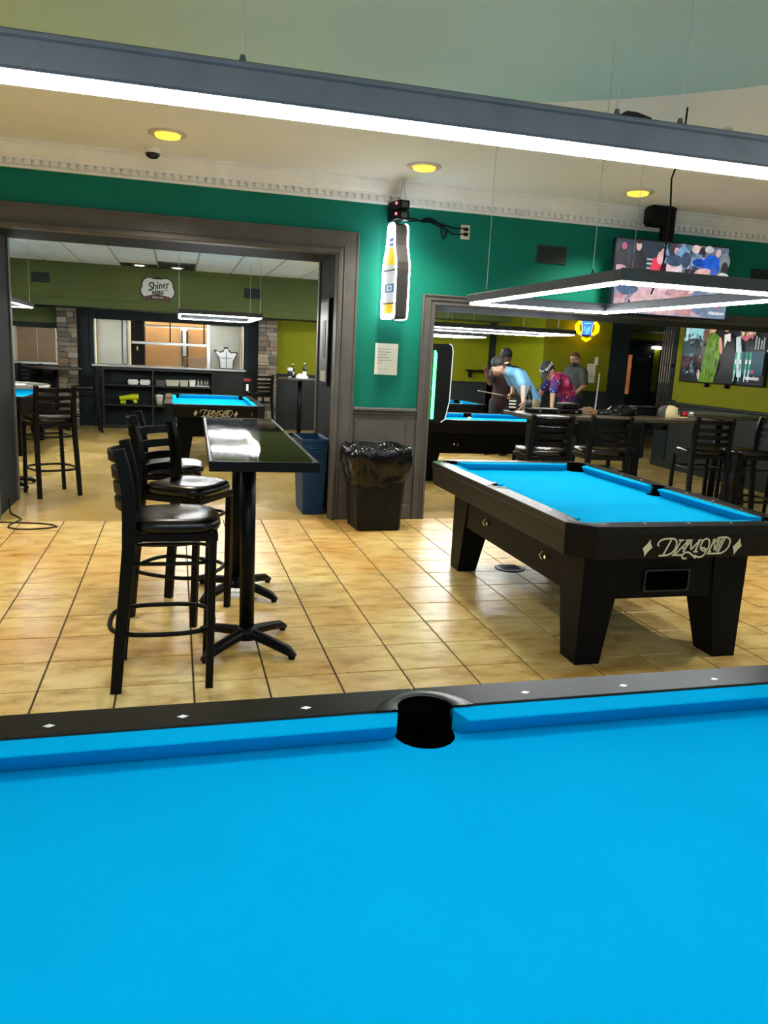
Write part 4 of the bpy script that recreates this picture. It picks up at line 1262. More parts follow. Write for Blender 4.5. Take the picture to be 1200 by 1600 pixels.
can_light('added unseen fill light out of view left of the leftmost one', -2.0, 6.1)  # added out of view to brighten the floor
can_light('added unseen fill light left of the dome, nearer the wall', -3.2, 4.4)  # another added lamp, unseen, fills the left floor
can_light('added unseen fill light left of the dome, nearer the camera', -3.5, 2.2)  # added as well, outside the frame, for the left floor
can_light('added unseen fill light right of the dome', 4.6, 3.0)  # added fill on the right side, also unseen
t = thing('dome_camera', 'small black dome camera on the cream ceiling by the moulding', 'camera', (-0.165, 6.70, CZ))
m = MB(); m.lathe([(0.062, -0.035), (0.065, 0.0)], 'moulding_white', 20); m.build('base', t)
m = MB(); m.lathe([(0.0, -0.075), (0.03, -0.07), (0.05, -0.055), (0.056, -0.035)], 'dark_glass', 20); m.build('dome', t)
t = thing('ceiling_hook', 'small grey hook on the ceiling beyond the dome edge', 'hook', (3.30, 4.48, CZ))
m = MB(); m.cbox(-0.03, 0.03, -0.012, 0.012, -0.006, 0, 'can_trim', 0.002); m.cbox(0.012, 0.026, -0.008, 0.008, -0.07, -0.006, 'can_trim', 0.002); m.build('bracket', t)

# ================================================================== ON THE GREEN WALL
def vent(label, x0, x1, z0, z1, y, n=7, nrm='y'):
    t = thing('wall_vent', label, 'vent', ((x0 + x1) / 2, y, z0), 0, 'dark wall vents')
    w = (x1 - x0) / 2; h = z1 - z0
    m = MB(); m.cbox(-w, w, -0.012, 0, 0, h, 'vent_dark', 0.003); m.build('plate', t)
    for k in range(n):
        z = h * (k + 0.5) / n
        m = MB(); m.hexa([(-w * 0.9, -0.013, z - 0.4 * h / n), (w * 0.9, -0.013, z - 0.4 * h / n), (w * 0.9, -0.006, z + 0.1 * h / n), (-w * 0.9, -0.006, z + 0.1 * h / n),
                  (-w * 0.9, -0.017, z - 0.25 * h / n), (w * 0.9, -0.017, z - 0.25 * h / n), (w * 0.9, -0.011, z + 0.25 * h / n), (-w * 0.9, -0.011, z + 0.25 * h / n)], 'vent_dark'); m.build('slat', t)
vent('dark louvred vent high on the green wall left of the hanging screen', 3.26, 3.56, 2.44, 2.60, YW)
vent('dark vent near the right edge of the green wall', 5.62, 5.95, 2.36, 2.56, YW)
vent('dark vent at left end of the olive bulkhead', -2.31, -2.03, 2.44, 2.60, YK, 5)
vent('dark vent right of the round beer sign on the bulkhead', 1.18, 1.47, 2.40, 2.57, YK, 5)

t = thing('power_outlet', 'ivory double outlet with two black plugs on the green wall', 'outlet', (2.537, YW, 2.65))
m = MB(); m.cbox(-0.043, 0.043, -0.008, 0, -0.062, 0.062, 'ivory_plastic', 0.003); m.build('plate', t)
for z in (0.022, -0.022):
    m = MB(); m.cbox(-0.018, 0.022, -0.035, -0.008, z - 0.014, z + 0.014, 'cord_black', 0.005); m.build('plug', t)
m = MB()
m.tube([(2.535, YW - 0.035, 2.675), (2.42, YW - 0.02, 2.672), (2.33, YW - 0.015, 2.69), (2.22, YW - 0.02, 2.71), (2.12, YW - 0.02, 2.70), (2.06, YW - 0.03, 2.715), (1.975, YW - 0.06, 2.715)], 0.007, 'cord_black', 6)
m.tube([(2.535, YW - 0.035, 2.63), (2.42, YW - 0.02, 2.62), (2.34, YW - 0.015, 2.66), (2.24, YW - 0.02, 2.69), (2.15, YW - 0.015, 2.72), (2.05, YW - 0.03, 2.70), (1.975, YW - 0.05, 2.69)], 0.006, 'cord_black', 6)
m.tube([(2.36, YW - 0.015, 2.66), (2.35, YW - 0.012, 2.60), (2.33, YW - 0.012, 2.57), (2.31, YW - 0.012, 2.62), (2.30, YW - 0.015, 2.68)], 0.007, 'cord_black', 6)
m.tube([(2.33, YW - 0.015, 2.68), (2.19, YW - 0.012, 2.735), (2.13, YW - 0.02, 2.72)], 0.011, 'cord_black', 6)
tag(m.build('sign_cable'), 'tangled black sign cables running to the outlet', 'cable')

t = thing('paper_notice', 'white printed paper notice taped to the green wall', 'notice', (1.856, YW, 1.49))
m = MB(); m.box(-0.107, 0.107, -0.0015, 0, -0.14, 0.14, 'paper'); pg = m.build('sheet', t)
a = Art((0, -0.0015, 0), (1, 0, 0), (0, 0, 1), (0, -1, 0))
rn = random.Random(4)
for k, wd in enumerate((0.11, 0.12, 0.09, 0.10, 0.13, 0.04)):
    x = -0.078; z = 0.088 - k * 0.025
    while x < -0.078 + wd:
        l = rn.uniform(0.008, 0.022); a.rect(x, min(x + l, -0.078 + wd), z - 0.003, z + 0.003, 'ink', False); x += l + 0.005
a.rect(-0.06, 0.04, -0.092, -0.090, 'ink', False)
a.build('print', t, kind='stuff')

def bottle_sign():
    t = thing('bottle_sign', 'lit double sided bottle shaped beer sign on the green wall', 'sign', (1.865, 6.83, 1.84), d2r(-78))
    half = [(0.105, 0.0), (0.122, 0.02), (0.126, 0.06), (0.126, 0.42), (0.118, 0.48), (0.09, 0.56), (0.072, 0.62), (0.066, 0.70), (0.064, 0.75), (0.055, 0.785), (0.03, 0.80)]
    out = half + [(-a, b) for a, b in half[::-1]]
    th = 0.055
    m = MB(); m.prism(out, -th, th, 'sign_side', plane='xz'); m.build('body', t, fix=True)
    for s in (-1, 1):
        m = MB(); k = 0.92
        m.prism([(a * k, 0.4 + (b - 0.4) * 0.98) for a, b in out], s * th, s * (th + 0.004), 'sign_white', plane='xz'); f = m.build('face', t, fix=True)
        def patch(nm, mat, shapes):
            a = Art((0, s * (th + 0.004), 0), (1, 0, 0), (0, 0, 1), (0, s, 0))
            for q in shapes:
                a.poly(q, mat, False)
            a.build(nm, f)
        def R(a0, a1, b0, b1):
            return [(a0, b0), (a1, b0), (a1, b1), (a0, b1)]
        patch('shoulder_label', 'sign_yellow', [[(-0.085, 0.455), (0.085, 0.455), (0.075, 0.53), (0.035, 0.60), (-0.035, 0.60), (-0.075, 0.53)]])
        patch('foot_label', 'sign_yellow', [[(-0.085, 0.05), (0.085, 0.05), (0.085, 0.12), (0.0, 0.15), (-0.085, 0.12)]])
        patch('neck_band', 'sign_blue', [R(-0.042, 0.042, 0.615, 0.635)])
        patch('neck_band', 'sign_blue', [R(-0.042, 0.042, 0.652, 0.675)])
        patch('label_frame', 'sign_blue', [[(-0.085, 0.225), (0.085, 0.225), (0.085, 0.295), (-0.085, 0.295), (-0.085, 0.235), (-0.05, 0.235), (-0.05, 0.285), (0.05, 0.285), (0.05, 0.235), (-0.085, 0.235)]])
        patch('label_mark', 'sign_blue', [R(-0.02, 0.02, 0.25, 0.27)])
        m = MB()
        def smooth(P):
            Q = []
            for i in range(len(P)):
                p, q = P[i], P[(i + 1) % len(P)]
                Q += [(0.75 * p[0] + 0.25 * q[0], 0.75 * p[1] + 0.25 * q[1]), (0.25 * p[0] + 0.75 * q[0], 0.25 * p[1] + 0.75 * q[1])]
            return Q
        m.tube([(a, s * (th + 0.010), b) for a, b in smooth(out)], 0.0065, 'neon_white', 8, closed=True); m.build('neon_tube', t)
    for z, w in ((0.41, 0.13), (0.13, 0.13)):
        for s in (-1, 1):
            m = MB(); m.cbox(-0.145, 0.145, s * (th + 0.008) - 0.005, s * (th + 0.008) + 0.005, z - 0.005, z + 0.005, 'cord_black', 0.002); m.build('tube_clip', t)
    for k in range(2):
        z = 0.825 + k * 0.085
        m = MB(); m.cbox(-0.12, 0.10, -0.05, 0.05, z, z + 0.075, 'cord_black', 0.006); p = m.build('transformer', t)
        m = MB(); m.lathe([(0.0, 0), (0.011, 0.002), (0.013, 0.01)], 'red_led', 12, M=Matrix.Rotation(PI / 2, 4, 'X') @ Matrix.Rotation(PI / 2, 4, 'Y').inverted() if False else Matrix.Rotation(PI / 2, 4, 'X'), c=(0.07, -0.058, z + 0.045)); m.build('indicator', p)
        m = MB(); m.cbox(0.10, 0.104, -0.03, 0.03, z + 0.015, z + 0.06, 'tub_grey', 0.002); m.build('rating_plate', p)
    for s in (-1, 1):
        m = MB(); n = 13
        for i in range(n):
            u = i / (n - 1)
            p = Vector((0.06 + 0.0 * u, s * 0.03 * (1 - u), 0.985 + u * 0.165))
            m.lathe([(0.0025, -0.006), (0.0042, 0.0), (0.0025, 0.006)], 'steel', 6, c=p)
            m.tube([p - Vector((0, 0, 0.007)), p + Vector((0, 0, 0.007))], 0.0016, 'cord_black', 4)
        m.build('chain', t)
    m = MB(); m.tube([(-0.02, 0, 0.0), (-0.02, 0, -0.015), (0.05, 0.02, -0.025), (0.09, 0.06, -0.03)], 0.003, 'cord_black', 5); m.build('wire', t)
bottle_sign()

# ================================================================== SCREENS
def tv(label, o, u, n, w, h, shapes, tilt=0.0):
    """screen with lower left corner at o; picture shapes in 0..1, b measured from the top"""
    t = thing('television', label, 'television', o, 0, 'wall screens')
    u = Vector(u).normalized(); n = Vector(n).normalized(); v = Vector((0, 0, 1))
    v = (v * math.cos(tilt) + n * math.sin(tilt)).normalized(); n = u.cross(v) if u.cross(v).dot(n) > 0 else v.cross(u)
    def slab(a0, a1, b0, b1, d0, d1, mat, nm, par):
        m = MB()
        P = []
        for d in (d0, d1):
            P += [u * a0 + v * b0 + n * d, u * a1 + v * b0 + n * d, u * a1 + v * b1 + n * d, u * a0 + v * b1 + n * d]
        m.hexa(P, mat); return m.build(nm, par, fix=True, bevel=0.003)
    slab(-0.012, w + 0.012, -0.016, h + 0.012, -0.05, 0.0, 'dark_glass', 'casing', t)
    a = Art((0, 0, 0), u, v, n, 0.00035)
    for s in shapes:
        k = s[0]
        if k == 'r':
            _, a0, a1, b0, b1, c = s; a.rect(a0 * w, a1 * w, (1 - b1) * h, (1 - b0) * h, scr(c))
        elif k == 'e':
            _, x, y, rx, ry, c = s[:6]; ro = s[6] if len(s) > 6 else 0.0
            P = [(x * w + rx * w * math.cos(q) * math.cos(ro) - ry * h * math.sin(q) * math.sin(ro), (1 - y) * h + rx * w * math.cos(q) * math.sin(ro) + ry * h * math.sin(q)) for q in [2 * PI * i / 18 for i in range(18)]]
            a.poly([(min(max(p, 0.0), w), min(max(g, 0.0), h)) for p, g in P], scr(c))
        elif k == 'p':
            _, P, c = s; a.poly([(x * w, (1 - y) * h) for x, y in P], scr(c))
        elif k == 't':
            _, x, y, size, txt, c = s; a.text(txt, x * w, (1 - y) * h, size, scr(c), bold=0.0015)
        elif k == '*':
            _, x, y, r, c = s
            a.poly([(x * w + (r if i % 2 == 0 else r * 0.42) * math.sin(i * PI / 5), (1 - y) * h + (r if i % 2 == 0 else r * 0.42) * math.cos(i * PI / 5)) for i in range(10)], scr(c))
    a.build('screen', t)
    return t
crowd = [('r', 0, 1, 0, 1, (52, 62, 74)), ('r', 0.55, 1, 0, 0.55, (96, 112, 128)),
         ('e', 0.03, 0.3, 0.07, 0.16, (30, 32, 40)), ('e', 0.055, 0.10, 0.022, 0.05, (190, 90, 120)), ('e', 0.03, 0.40, 0.06, 0.05, (214, 170, 178)),
         ('p', [(0.10, 0.44), (0.12, 0.22), (0.165, 0.15), (0.22, 0.17), (0.26, 0.26), (0.27, 0.44)], (28, 32, 42)), ('e', 0.18, 0.08, 0.024, 0.07, (206, 172, 164)), ('e', 0.18, 0.025, 0.028, 0.03, (50, 42, 44)),
         ('r', 0.26, 0.31, 0.24, 0.26, (180, 196, 200)), ('r', 0.26, 0.31, 0.30, 0.32, (180, 196, 200)), ('r', 0.26, 0.31, 0.36, 0.38, (180, 196, 200)),
         ('p', [(0.29, 0.42), (0.31, 0.24), (0.36, 0.20), (0.40, 0.26), (0.41, 0.44)], (222, 60, 86)), ('e', 0.375, 0.22, 0.03, 0.09, (222, 178, 178)), ('e', 0.39, 0.09, 0.03, 0.06, (60, 50, 56)), ('e', 0.395, 0.14, 0.022, 0.05, (214, 170, 168)),
         ('e', 0.41, 0.05, 0.015, 0.025, (70, 170, 120)), ('e', 0.43, 0.40, 0.03, 0.12, (24, 26, 30)),
         ('e', 0.49, 0.08, 0.04, 0.07, (76, 62, 66)), ('e', 0.51, 0.11, 0.022, 0.05, (206, 166, 160)), ('e', 0.57, 0.20, 0.07, 0.16, (120, 160, 196)), ('e', 0.60, 0.22, 0.045, 0.11, (64, 80, 100)),
         ('e', 0.50, 0.34, 0.07, 0.17, (226, 196, 200)), ('e', 0.50, 0.24, 0.075, 0.08, (64, 84, 108)), ('e', 0.545, 0.38, 0.03, 0.07, (236, 210, 216)), ('e', 0.56, 0.46, 0.05, 0.08, (170, 200, 214)),
         ('e', 0.68, 0.06, 0.035, 0.06, (214, 190, 186)), ('e', 0.74, 0.10, 0.03, 0.08, (56, 52, 58)), ('e', 0.80, 0.05, 0.04, 0.05, (190, 186, 190)), ('e', 0.72, 0.18, 0.03, 0.06, (110, 140, 160)),
         ('e', 0.83, 0.26, 0.085, 0.14, (34, 92, 200)), ('e', 0.72, 0.24, 0.06, 0.055, (30, 76, 176)), ('e', 0.78, 0.42, 0.10, 0.11, (226, 180, 178)), ('e', 0.86, 0.36, 0.03, 0.09, (70, 100, 190)),
         ('e', 0.95, 0.20, 0.05, 0.12, (120, 132, 140)), ('e', 0.955, 0.30, 0.032, 0.10, (58, 50, 54)), ('e', 0.95, 0.45, 0.07, 0.10, (206, 214, 220)),
         ('r', 0, 1, 0.50, 1, (150, 150, 172)), ('e', 0.10, 0.64, 0.10, 0.12, (80, 104, 136)), ('e', 0.17, 0.55, 0.06, 0.10, (84, 62, 70)), ('e', 0.32, 0.60, 0.14, 0.16, (226, 182, 196)), ('e', 0.40, 0.58, 0.08, 0.10, (236, 202, 214)),
         ('e', 0.55, 0.62, 0.10, 0.14, (206, 160, 160)), ('e', 0.35, 0.85, 0.25, 0.14, (224, 186, 190)), ('e', 0.62, 0.84, 0.10, 0.16, (200, 150, 150)), ('e', 0.78, 0.78, 0.12, 0.20, (120, 136, 166)), ('e', 0.9, 0.70, 0.09, 0.16, (176, 178, 196)),
         ('r', 0.82, 1.0, 0.72, 1.0, (120, 140, 160)), ('*', 0.925, 0.82, 0.032, (240, 70, 110)), ('t', 0.915, 0.925, 0.046, 'Heineken', (250, 250, 250))]
_r = random.Random(21)
_pal = [(206, 170, 168), (36, 40, 50), (120, 150, 180), (60, 52, 58), (190, 196, 206), (84, 104, 136), (228, 190, 192), (44, 66, 96), (150, 120, 124)]
mott = []
for _k in range(70):
    x, y = _r.uniform(0.42, 1.0), _r.uniform(0.0, 0.5)
    mott.append(('e', x, y, _r.uniform(0.008, 0.03), _r.uniform(0.015, 0.06), _r.choice(_pal), _r.uniform(-0.6, 0.6)))
for _k in range(60):
    x, y = _r.uniform(0.0, 0.8), _r.uniform(0.52, 0.98)
    mott.append(('e', x, y, _r.uniform(0.02, 0.06), _r.uniform(0.03, 0.09), _r.choice([(214, 176, 186), (170, 160, 184), (120, 130, 160), (232, 200, 206), (190, 150, 156)]), _r.uniform(-0.6, 0.6)))
i0 = [i for i, q in enumerate(crowd) if q[0] == 'r' and q[3] == 0.50][0]
crowd = [q for q in crowd[:2]] + mott[:70] + crowd[2:i0 + 1] + mott[70:] + crowd[i0 + 1:]
t = tv('screen showing a cheering crowd, hung from the ceiling by the green wall', (3.90, 6.68, 2.02), (1, 0, 0), (0, -1, 0), 1.20, 0.655, crowd, tilt=0.0)
m = MB(); m.cbox(0.50, 0.62, 0.05, 0.12, 0.3, 0.98, 'black_metal', 0.006); m.build('ceiling_pole', t)
m = MB(); m.cbox(0.40, 0.76, 0.05, 0.09, 0.15, 0.5, 'black_metal', 0.006); m.build('mount_plate', t)
m = MB(); m.cbox(0.33, 0.60, 0.0, 0.16, 0.80, 0.98, 'cord_black', 0.03); m.build('ceiling_box', t)
bar = [('r', 0, 1, 0, 1, (14, 20, 24)), ('r', 0, 0.30, 0, 0.62, (40, 74, 78)), ('e', 0.16, 0.22, 0.10, 0.26, (150, 206, 214)), ('r', 0.02, 0.06, 0.12, 0.4, (190, 220, 222)), ('e', 0.16, 0.44, 0.14, 0.08, (52, 70, 74)),
       ('r', 0, 0.30, 0.60, 0.80, (76, 40, 46)), ('e', 0.30, 0.40, 0.05, 0.35, (104, 84, 62)), ('e', 0.20, 0.80, 0.10, 0.10, (20, 16, 18)), ('e', 0.25, 0.9, 0.02, 0.08, (200, 180, 186), 0.4),
       ('p', [(0.28, 1.0), (0.31, 0.60), (0.33, 0.36), (0.40, 0.28), (0.47, 0.34), (0.53, 0.66), (0.52, 1.0)], (86, 124, 20)), ('p', [(0.38, 0.40), (0.45, 0.36), (0.52, 0.62), (0.48, 0.70), (0.42, 0.56)], (112, 150, 34)),
       ('e', 0.39, 0.16, 0.05, 0.13, (224, 164, 134)), ('e', 0.385, 0.04, 0.06, 0.08, (60, 40, 30)), ('e', 0.36, 0.26, 0.02, 0.04, (206, 150, 120)),
       ('p', [(0.46, 1.0), (0.50, 0.70), (0.50, 0.36), (0.58, 0.28), (0.66, 0.40), (0.70, 1.0)], (14, 15, 18)), ('p', [(0.53, 0.32), (0.60, 0.30), (0.61, 0.42), (0.57, 0.40), (0.545, 0.50)], (226, 222, 214)),
       ('e', 0.555, 0.15, 0.05, 0.13, (206, 140, 112)), ('e', 0.56, 0.03, 0.055, 0.06, (40, 26, 20)), ('e', 0.50, 0.47, 0.02, 0.12, (214, 160, 134), 0.3),
       ('r', 0.68, 1.0, 0.55, 0.86, (24, 70, 84)), ('e', 0.80, 0.25, 0.09, 0.12, (170, 150, 104)), ('e', 0.78, 0.32, 0.05, 0.09, (190, 90, 112)), ('e', 0.84, 0.28, 0.04, 0.09, (216, 200, 150)), ('e', 0.75, 0.22, 0.03, 0.07, (110, 120, 70)),
       ('p', [(0.67, 0.36), (0.72, 0.34), (0.76, 0.60), (0.78, 0.9), (0.73, 0.9)], (190, 208, 210))]
for x in (0.70, 0.755, 0.82, 0.86):
    bar += [('r', x - 0.011, x + 0.011, 0.56, 0.80, (30, 150, 112)), ('r', x - 0.009, x + 0.009, 0.66, 0.72, (226, 240, 232)), ('p', [(x - 0.010, 0.80), (x + 0.010, 0.80), (x + 0.005, 0.96), (x - 0.005, 0.96)], (150, 210, 196))]
for x in (0.90, 0.93, 0.96, 0.985):
    bar += [('r', x - 0.008, x + 0.008, 0.28 + (x * 37 % 0.12), 0.52, (140, 150, 150))]
for _k in range(60):
    x, y = _r.uniform(0.0, 0.30), _r.uniform(0.3, 0.9)
    bar.insert(9, ('e', x, y, _r.uniform(0.006, 0.025), _r.uniform(0.01, 0.04), _r.choice([(20, 26, 30), (70, 90, 94), (120, 150, 154), (60, 34, 40), (30, 44, 48)]), _r.uniform(-0.6, 0.6)))
for _k in range(50):
    bar.append(('e', _r.uniform(0.72, 0.88), _r.uniform(0.14, 0.36), _r.uniform(0.005, 0.014), _r.uniform(0.01, 0.025), _r.choice([(190, 170, 110), (110, 90, 50), (216, 120, 140), (60, 70, 34), (230, 214, 170)]), _r.uniform(-0.8, 0.8)))
for _k in range(24):
    bar.append(('e', _r.uniform(0.31, 0.50), _r.uniform(0.40, 0.95), _r.uniform(0.004, 0.012), _r.uniform(0.03, 0.09), _r.choice([(66, 100, 14), (104, 146, 30), (52, 82, 12)]), _r.uniform(-0.5, 0.2)))
bar += [('*', 0.915, 0.82, 0.034, (230, 50, 84)), ('t', 0.915, 0.905, 0.075, 'Heineken', (240, 240, 240))]
t = tv('wide wall screen showing a couple at a bar', (7.365, 10.41, 1.365), (0, -1, 0), (-1, 0, 0), 1.76, 0.97, bar)
for y in (-0.62, -1.05):
    m = MB(); m.cbox(-0.01, 0.05, y - 0.02, y + 0.02, -0.07, -0.016, 'cord_black', 0.004); m.build('bracket_end', t)

# ================================================================== JUKEBOX, JAMB BOARD, SIGNS
t = thing('wall_jukebox', 'slim black wall jukebox edged with green neon in the right opening', 'jukebox', (2.30, 6.97, 0.93))
prof = [(0.0, 0.0), (0.11, 0.0), (0.15, 0.03), (0.165, 0.10), (0.185, 0.20), (0.19, 0.66), (0.178, 0.71), (0.15, 0.725), (0.0, 0.72)]
m = MB(); m.prism(prof, 0.0, 0.50, 'cord_black', plane='xz'); m.build('body', t, fix=True)
m = MB(); m.tube([(a, 0.0, b) for a, b in prof[1:8]], 0.0045, 'sign_white', 6); m.build('piping', t)
m = MB(); m.tube([(0.012, -0.006, 0.03), (0.012, -0.008, 0.2), (0.014, -0.006, 0.66)], 0.009, 'neon_green', 8); m.build('neon_strip', t)
m = MB(); m.tube([(0.030, -0.003, 0.03), (0.030, -0.004, 0.3), (0.032, -0.003, 0.64)], 0.003, 'neon_green', 6); m.build('neon_line', t)
m = MB(); m.cbox(0.19, 0.194, 0.06, 0.44, 0.25, 0.62, 'dark_glass', 0.002); m.build('screen', t)

t = thing('framed_poster', 'dark framed poster on the right jamb of the left opening', 'poster', (1.40, 7.52, 1.22))
m = MB(); m.cbox(-0.03, 0, -0.22, 0.22, 0, 0.80, 'black_satin', 0.004); m.build('frame', t)
m = MB(); m.box(-0.032, -0.03, -0.19, 0.19, 0.03, 0.77, 'tub_grey'); m.build('print', t)
m = MB(); m.cbox(-0.036, -0.032, -0.16, 0.10, 0.03, 0.13, 'tub_cream', 0.001); m.build('caption_plate', t)
m = MB(); m.cbox(-0.036, -0.032, -0.10, 0.05, 0.25, 0.60, 'charcoal_paint', 0.001); m.build('picture', t)

def beer_sign():
    t = thing('beer_sign', 'white cloud shaped beer sign on the olive bulkhead', 'sign', (-0.295, YK, 2.44))
    def blob(k):
        P = []
        for cx, cz, r, a0, a1 in ((-0.135, 0.075, 0.115, 60, 190), (-0.17, -0.03, 0.105, 150, 250), (0.0, -0.30, 0.22, 115, 65), (0.17, -0.03, 0.105, -70, 30), (0.135, 0.075, 0.115, -10, 120)):
            P += arc((cx * k, cz * k), r * k, a0, a1, 8)
        return P
    m = MB(); m.prism(blob(1.08), -0.02, 0.0, 'sign_black', plane='xz'); m.build('backing', t, fix=True)
    m = MB(); m.prism(blob(1.0), -0.026, -0.02, 'sign_cream', plane='xz'); f = m.build('face', t, fix=True)
    m = MB(); rib = [(-0.21, -0.115), (-0.1, -0.092), (0, -0.088), (0.1, -0.092), (0.21, -0.115), (0.20, -0.195), (0.1, -0.175), (0, -0.17), (-0.1, -0.175), (-0.20, -0.195)]
    m.prism(rib, -0.03, -0.018, 'sign_maroon', plane='xz'); rb = m.build('banner', t, fix=True)
    a = Art((0, -0.026, 0), (1, 0, 0), (0, 0, 1), (0, -1, 0))
    # blackletter style word drawn with a broad pen
    def pen(pts, w=0.02):
        a.ribbon([(x, z + 0.045 + x * 0.16) for x, z in pts], w, 'sign_black')
    pen([(-0.075, 0.075), (-0.105, 0.085), (-0.135, 0.07), (-0.14, 0.045), (-0.11, 0.02), (-0.09, 0.0), (-0.095, -0.03), (-0.125, -0.04), (-0.155, -0.025)], 0.024)
    pen([(-0.07, 0.09), (-0.07, -0.035)], 0.02); pen([(-0.068, 0.02), (-0.045, 0.045), (-0.028, 0.03), (-0.028, -0.03), (-0.04, -0.05)], 0.017)
    pen([(-0.002, 0.045), (-0.002, -0.035)], 0.019); pen([(-0.008, 0.07), (0.006, 0.085)], 0.018)
    pen([(0.03, 0.045), (0.03, -0.035)], 0.019); pen([(0.032, 0.025), (0.052, 0.045), (0.068, 0.03), (0.068, -0.035)], 0.017)
    pen([(0.098, 0.005), (0.128, 0.02), (0.118, 0.045), (0.098, 0.03), (0.097, -0.015), (0.115, -0.035), (0.135, -0.022)], 0.017)
    pen([(0.155, 0.045), (0.155, -0.035)], 0.018); pen([(0.157, 0.025), (0.178, 0.045), (0.188, 0.03)], 0.016)
    pen([(-0.02, -0.065), (0.05, -0.062), (0.11, -0.078), (0.15, -0.07), (0.16, -0.05), (0.14, -0.042)], 0.010)
    a.k += 1
    a.text('BEERS', 0.0, -0.055, 0.072, 'sign_black', bold=0.004)
    a.build('lettering', f)
    a = Art((0, -0.03, 0), (1, 0, 0), (0, 0, 1), (0, -1, 0))
    a.text('SINCE 1909', 0.0, -0.132, 0.036, 'sign_cream', bold=0.001)
    for x in (-0.17, -0.14, 0.14, 0.17):
        a.el(x, -0.138, 0.005, 0.005, 'sign_cream', raise_=False)
    a.build('banner_lettering', rb)
    m = MB(); m.prism([(-0.07, 0.16), (0.0, 0.10), (0.07, 0.16), (0.03, 0.215), (-0.03, 0.215)], -0.018, -0.004, 'sign_black', plane='xz'); m.build('top_point', t, fix=True)
beer_sign()

t = thing('neon_beer_sign', 'small blue and amber neon beer sign high on the lime wall', 'sign', (7.08, 12.86, 2.0))
m = MB(); m.prism([(-0.09, 0.02), (0.09, 0.02), (0.11, 0.30), (-0.11, 0.30)], -0.01, 0.01, 'sign_side', plane='xz'); m.build('backing', t, fix=True)
m = MB(); m.prism([(-0.08, 0.05), (0.08, 0.05), (0.10, 0.29), (-0.10, 0.29)], -0.016, -0.0105, 'neon_blue', plane='xz'); bl = m.build('blue_panel', t, fix=True)
for s in (-1, 1):
    m = MB(); m.tube([(s * 0.13, -0.02, 0.06), (s * 0.19, -0.02, 0.12), (s * 0.20, -0.02, 0.20), (s * 0.15, -0.02, 0.28)], [0.022, 0.042, 0.042, 0.022], 'neon_amber', 8, sx=1.0); m.build('amber_wing', t)
    m = MB(); m.tube([(s * 0.11, -0.02, 0.02), (s * 0.09, -0.02, 0.12), (s * 0.105, -0.02, 0.22), (s * 0.125, -0.02, 0.3)], 0.011, 'sign_white', 6); m.build('white_tube', t)
m = MB(); m.tube([(-0.08, -0.02, -0.005), (0.0, -0.02, -0.045), (0.08, -0.02, -0.005)], [0.02, 0.028, 0.02], 'neon_amber', 8); m.build('amber_foot', t)
m = MB()
for q in ([(-0.05, 0.20), (-0.06, 0.13), (-0.02, 0.11), (0.0, 0.18)], [(0.01, 0.12), (0.05, 0.20), (0.03, 0.10)], [(-0.03, 0.08), (0.03, 0.09)], [(-0.06, 0.25), (-0.02, 0.24), (0.03, 0.26), (0.07, 0.25)]):
    m.tube([(x, -0.022, z) for x, z in q], 0.006, 'neon_cyan', 5)
m.build('cyan_script', t)
m = MB(); m.cbox(0.15, 0.17, 0.0, 0.139, 0.05, 0.07, 'cord_black', 0.003); m.cbox(-0.05, -0.03, 0.01, 0.139, 0.2, 0.22, 'cord_black', 0.003); m.build('wall_bracket', t)

t = thing('light_switch', 'white switch plate on the lime wall right of the grey shirt', 'switch', (7.42, 13.0, 1.60))
m = MB(); m.cbox(-0.035, 0.035, -0.008, 0, -0.07, 0.07, 'white_plastic', 0.003); m.build('plate', t)
m = MB(); m.cbox(-0.01, 0.01, -0.014, -0.008, -0.02, 0.02, 'white_plastic', 0.002); m.build('toggle', t)
m = MB(); m.box(-0.085, 0.085, -0.003, 0, -0.17, 0.17, 'paper')
for k in range(8):
    m.box(-0.06, 0.06, -0.0036, -0.003, 0.12 - k * 0.03, 0.126 - k * 0.03, 'ink')
tag(m.build('wall_notice', loc=(7.33, 13.0, 1.38)), 'grey paper notice below the switch on the lime wall', 'notice')
m = MB(); m.box(-0.05, 0.05, -0.003, 0, -0.10, 0.10, 'paper')
for k in range(3):
    m.box(-0.03, 0.03, -0.0036, -0.003, 0.05 - k * 0.03, 0.056 - k * 0.03, 'ink')
tag(m.build('door_notice', loc=(6.62, YF - 0.001, 1.72)), 'small white paper on the dark wall behind the capped player', 'notice')
m = MB(); m.cbox(-0.012, 0.012, -0.02, 0, -0.10, 0.10, 'chrome', 0.004)
tag(m.build('door_pull', loc=(7.25, YF, 1.65)), 'pale upright pull handle on the dark far wall', 'handle')
t = thing('wall_sconce', 'white lit sconce beside the corridor door', 'lamp', (10.58, 15.99, 1.98))
m = MB(); m.cbox(-0.06, 0.06, -0.06, 0, 0.03, 0.06, 'steel', 0.004); m.build('cover', t)
m = MB(); m.cbox(-0.11, 0.11, -0.10, 0, -0.03, 0.03, 'soft_lamp', 0.01); m.build('shade', t)
m = MB(); m.cbox(-0.26, 0.26, -0.22, 0.0, 0.0, 0.03, 'black_satin', 0.004)
m.cbox(-0.2, -0.17, -0.15, 0.0, -0.12, 0.0, 'black_satin', 0.004); m.cbox(0.17, 0.2, -0.15, 0.0, -0.12, 0.0, 'black_satin', 0.004)
tag(m.build('wall_shelf', loc=(5.98, YF, 1.29)), 'small dark drink shelf on the far lime wall', 'shelf')

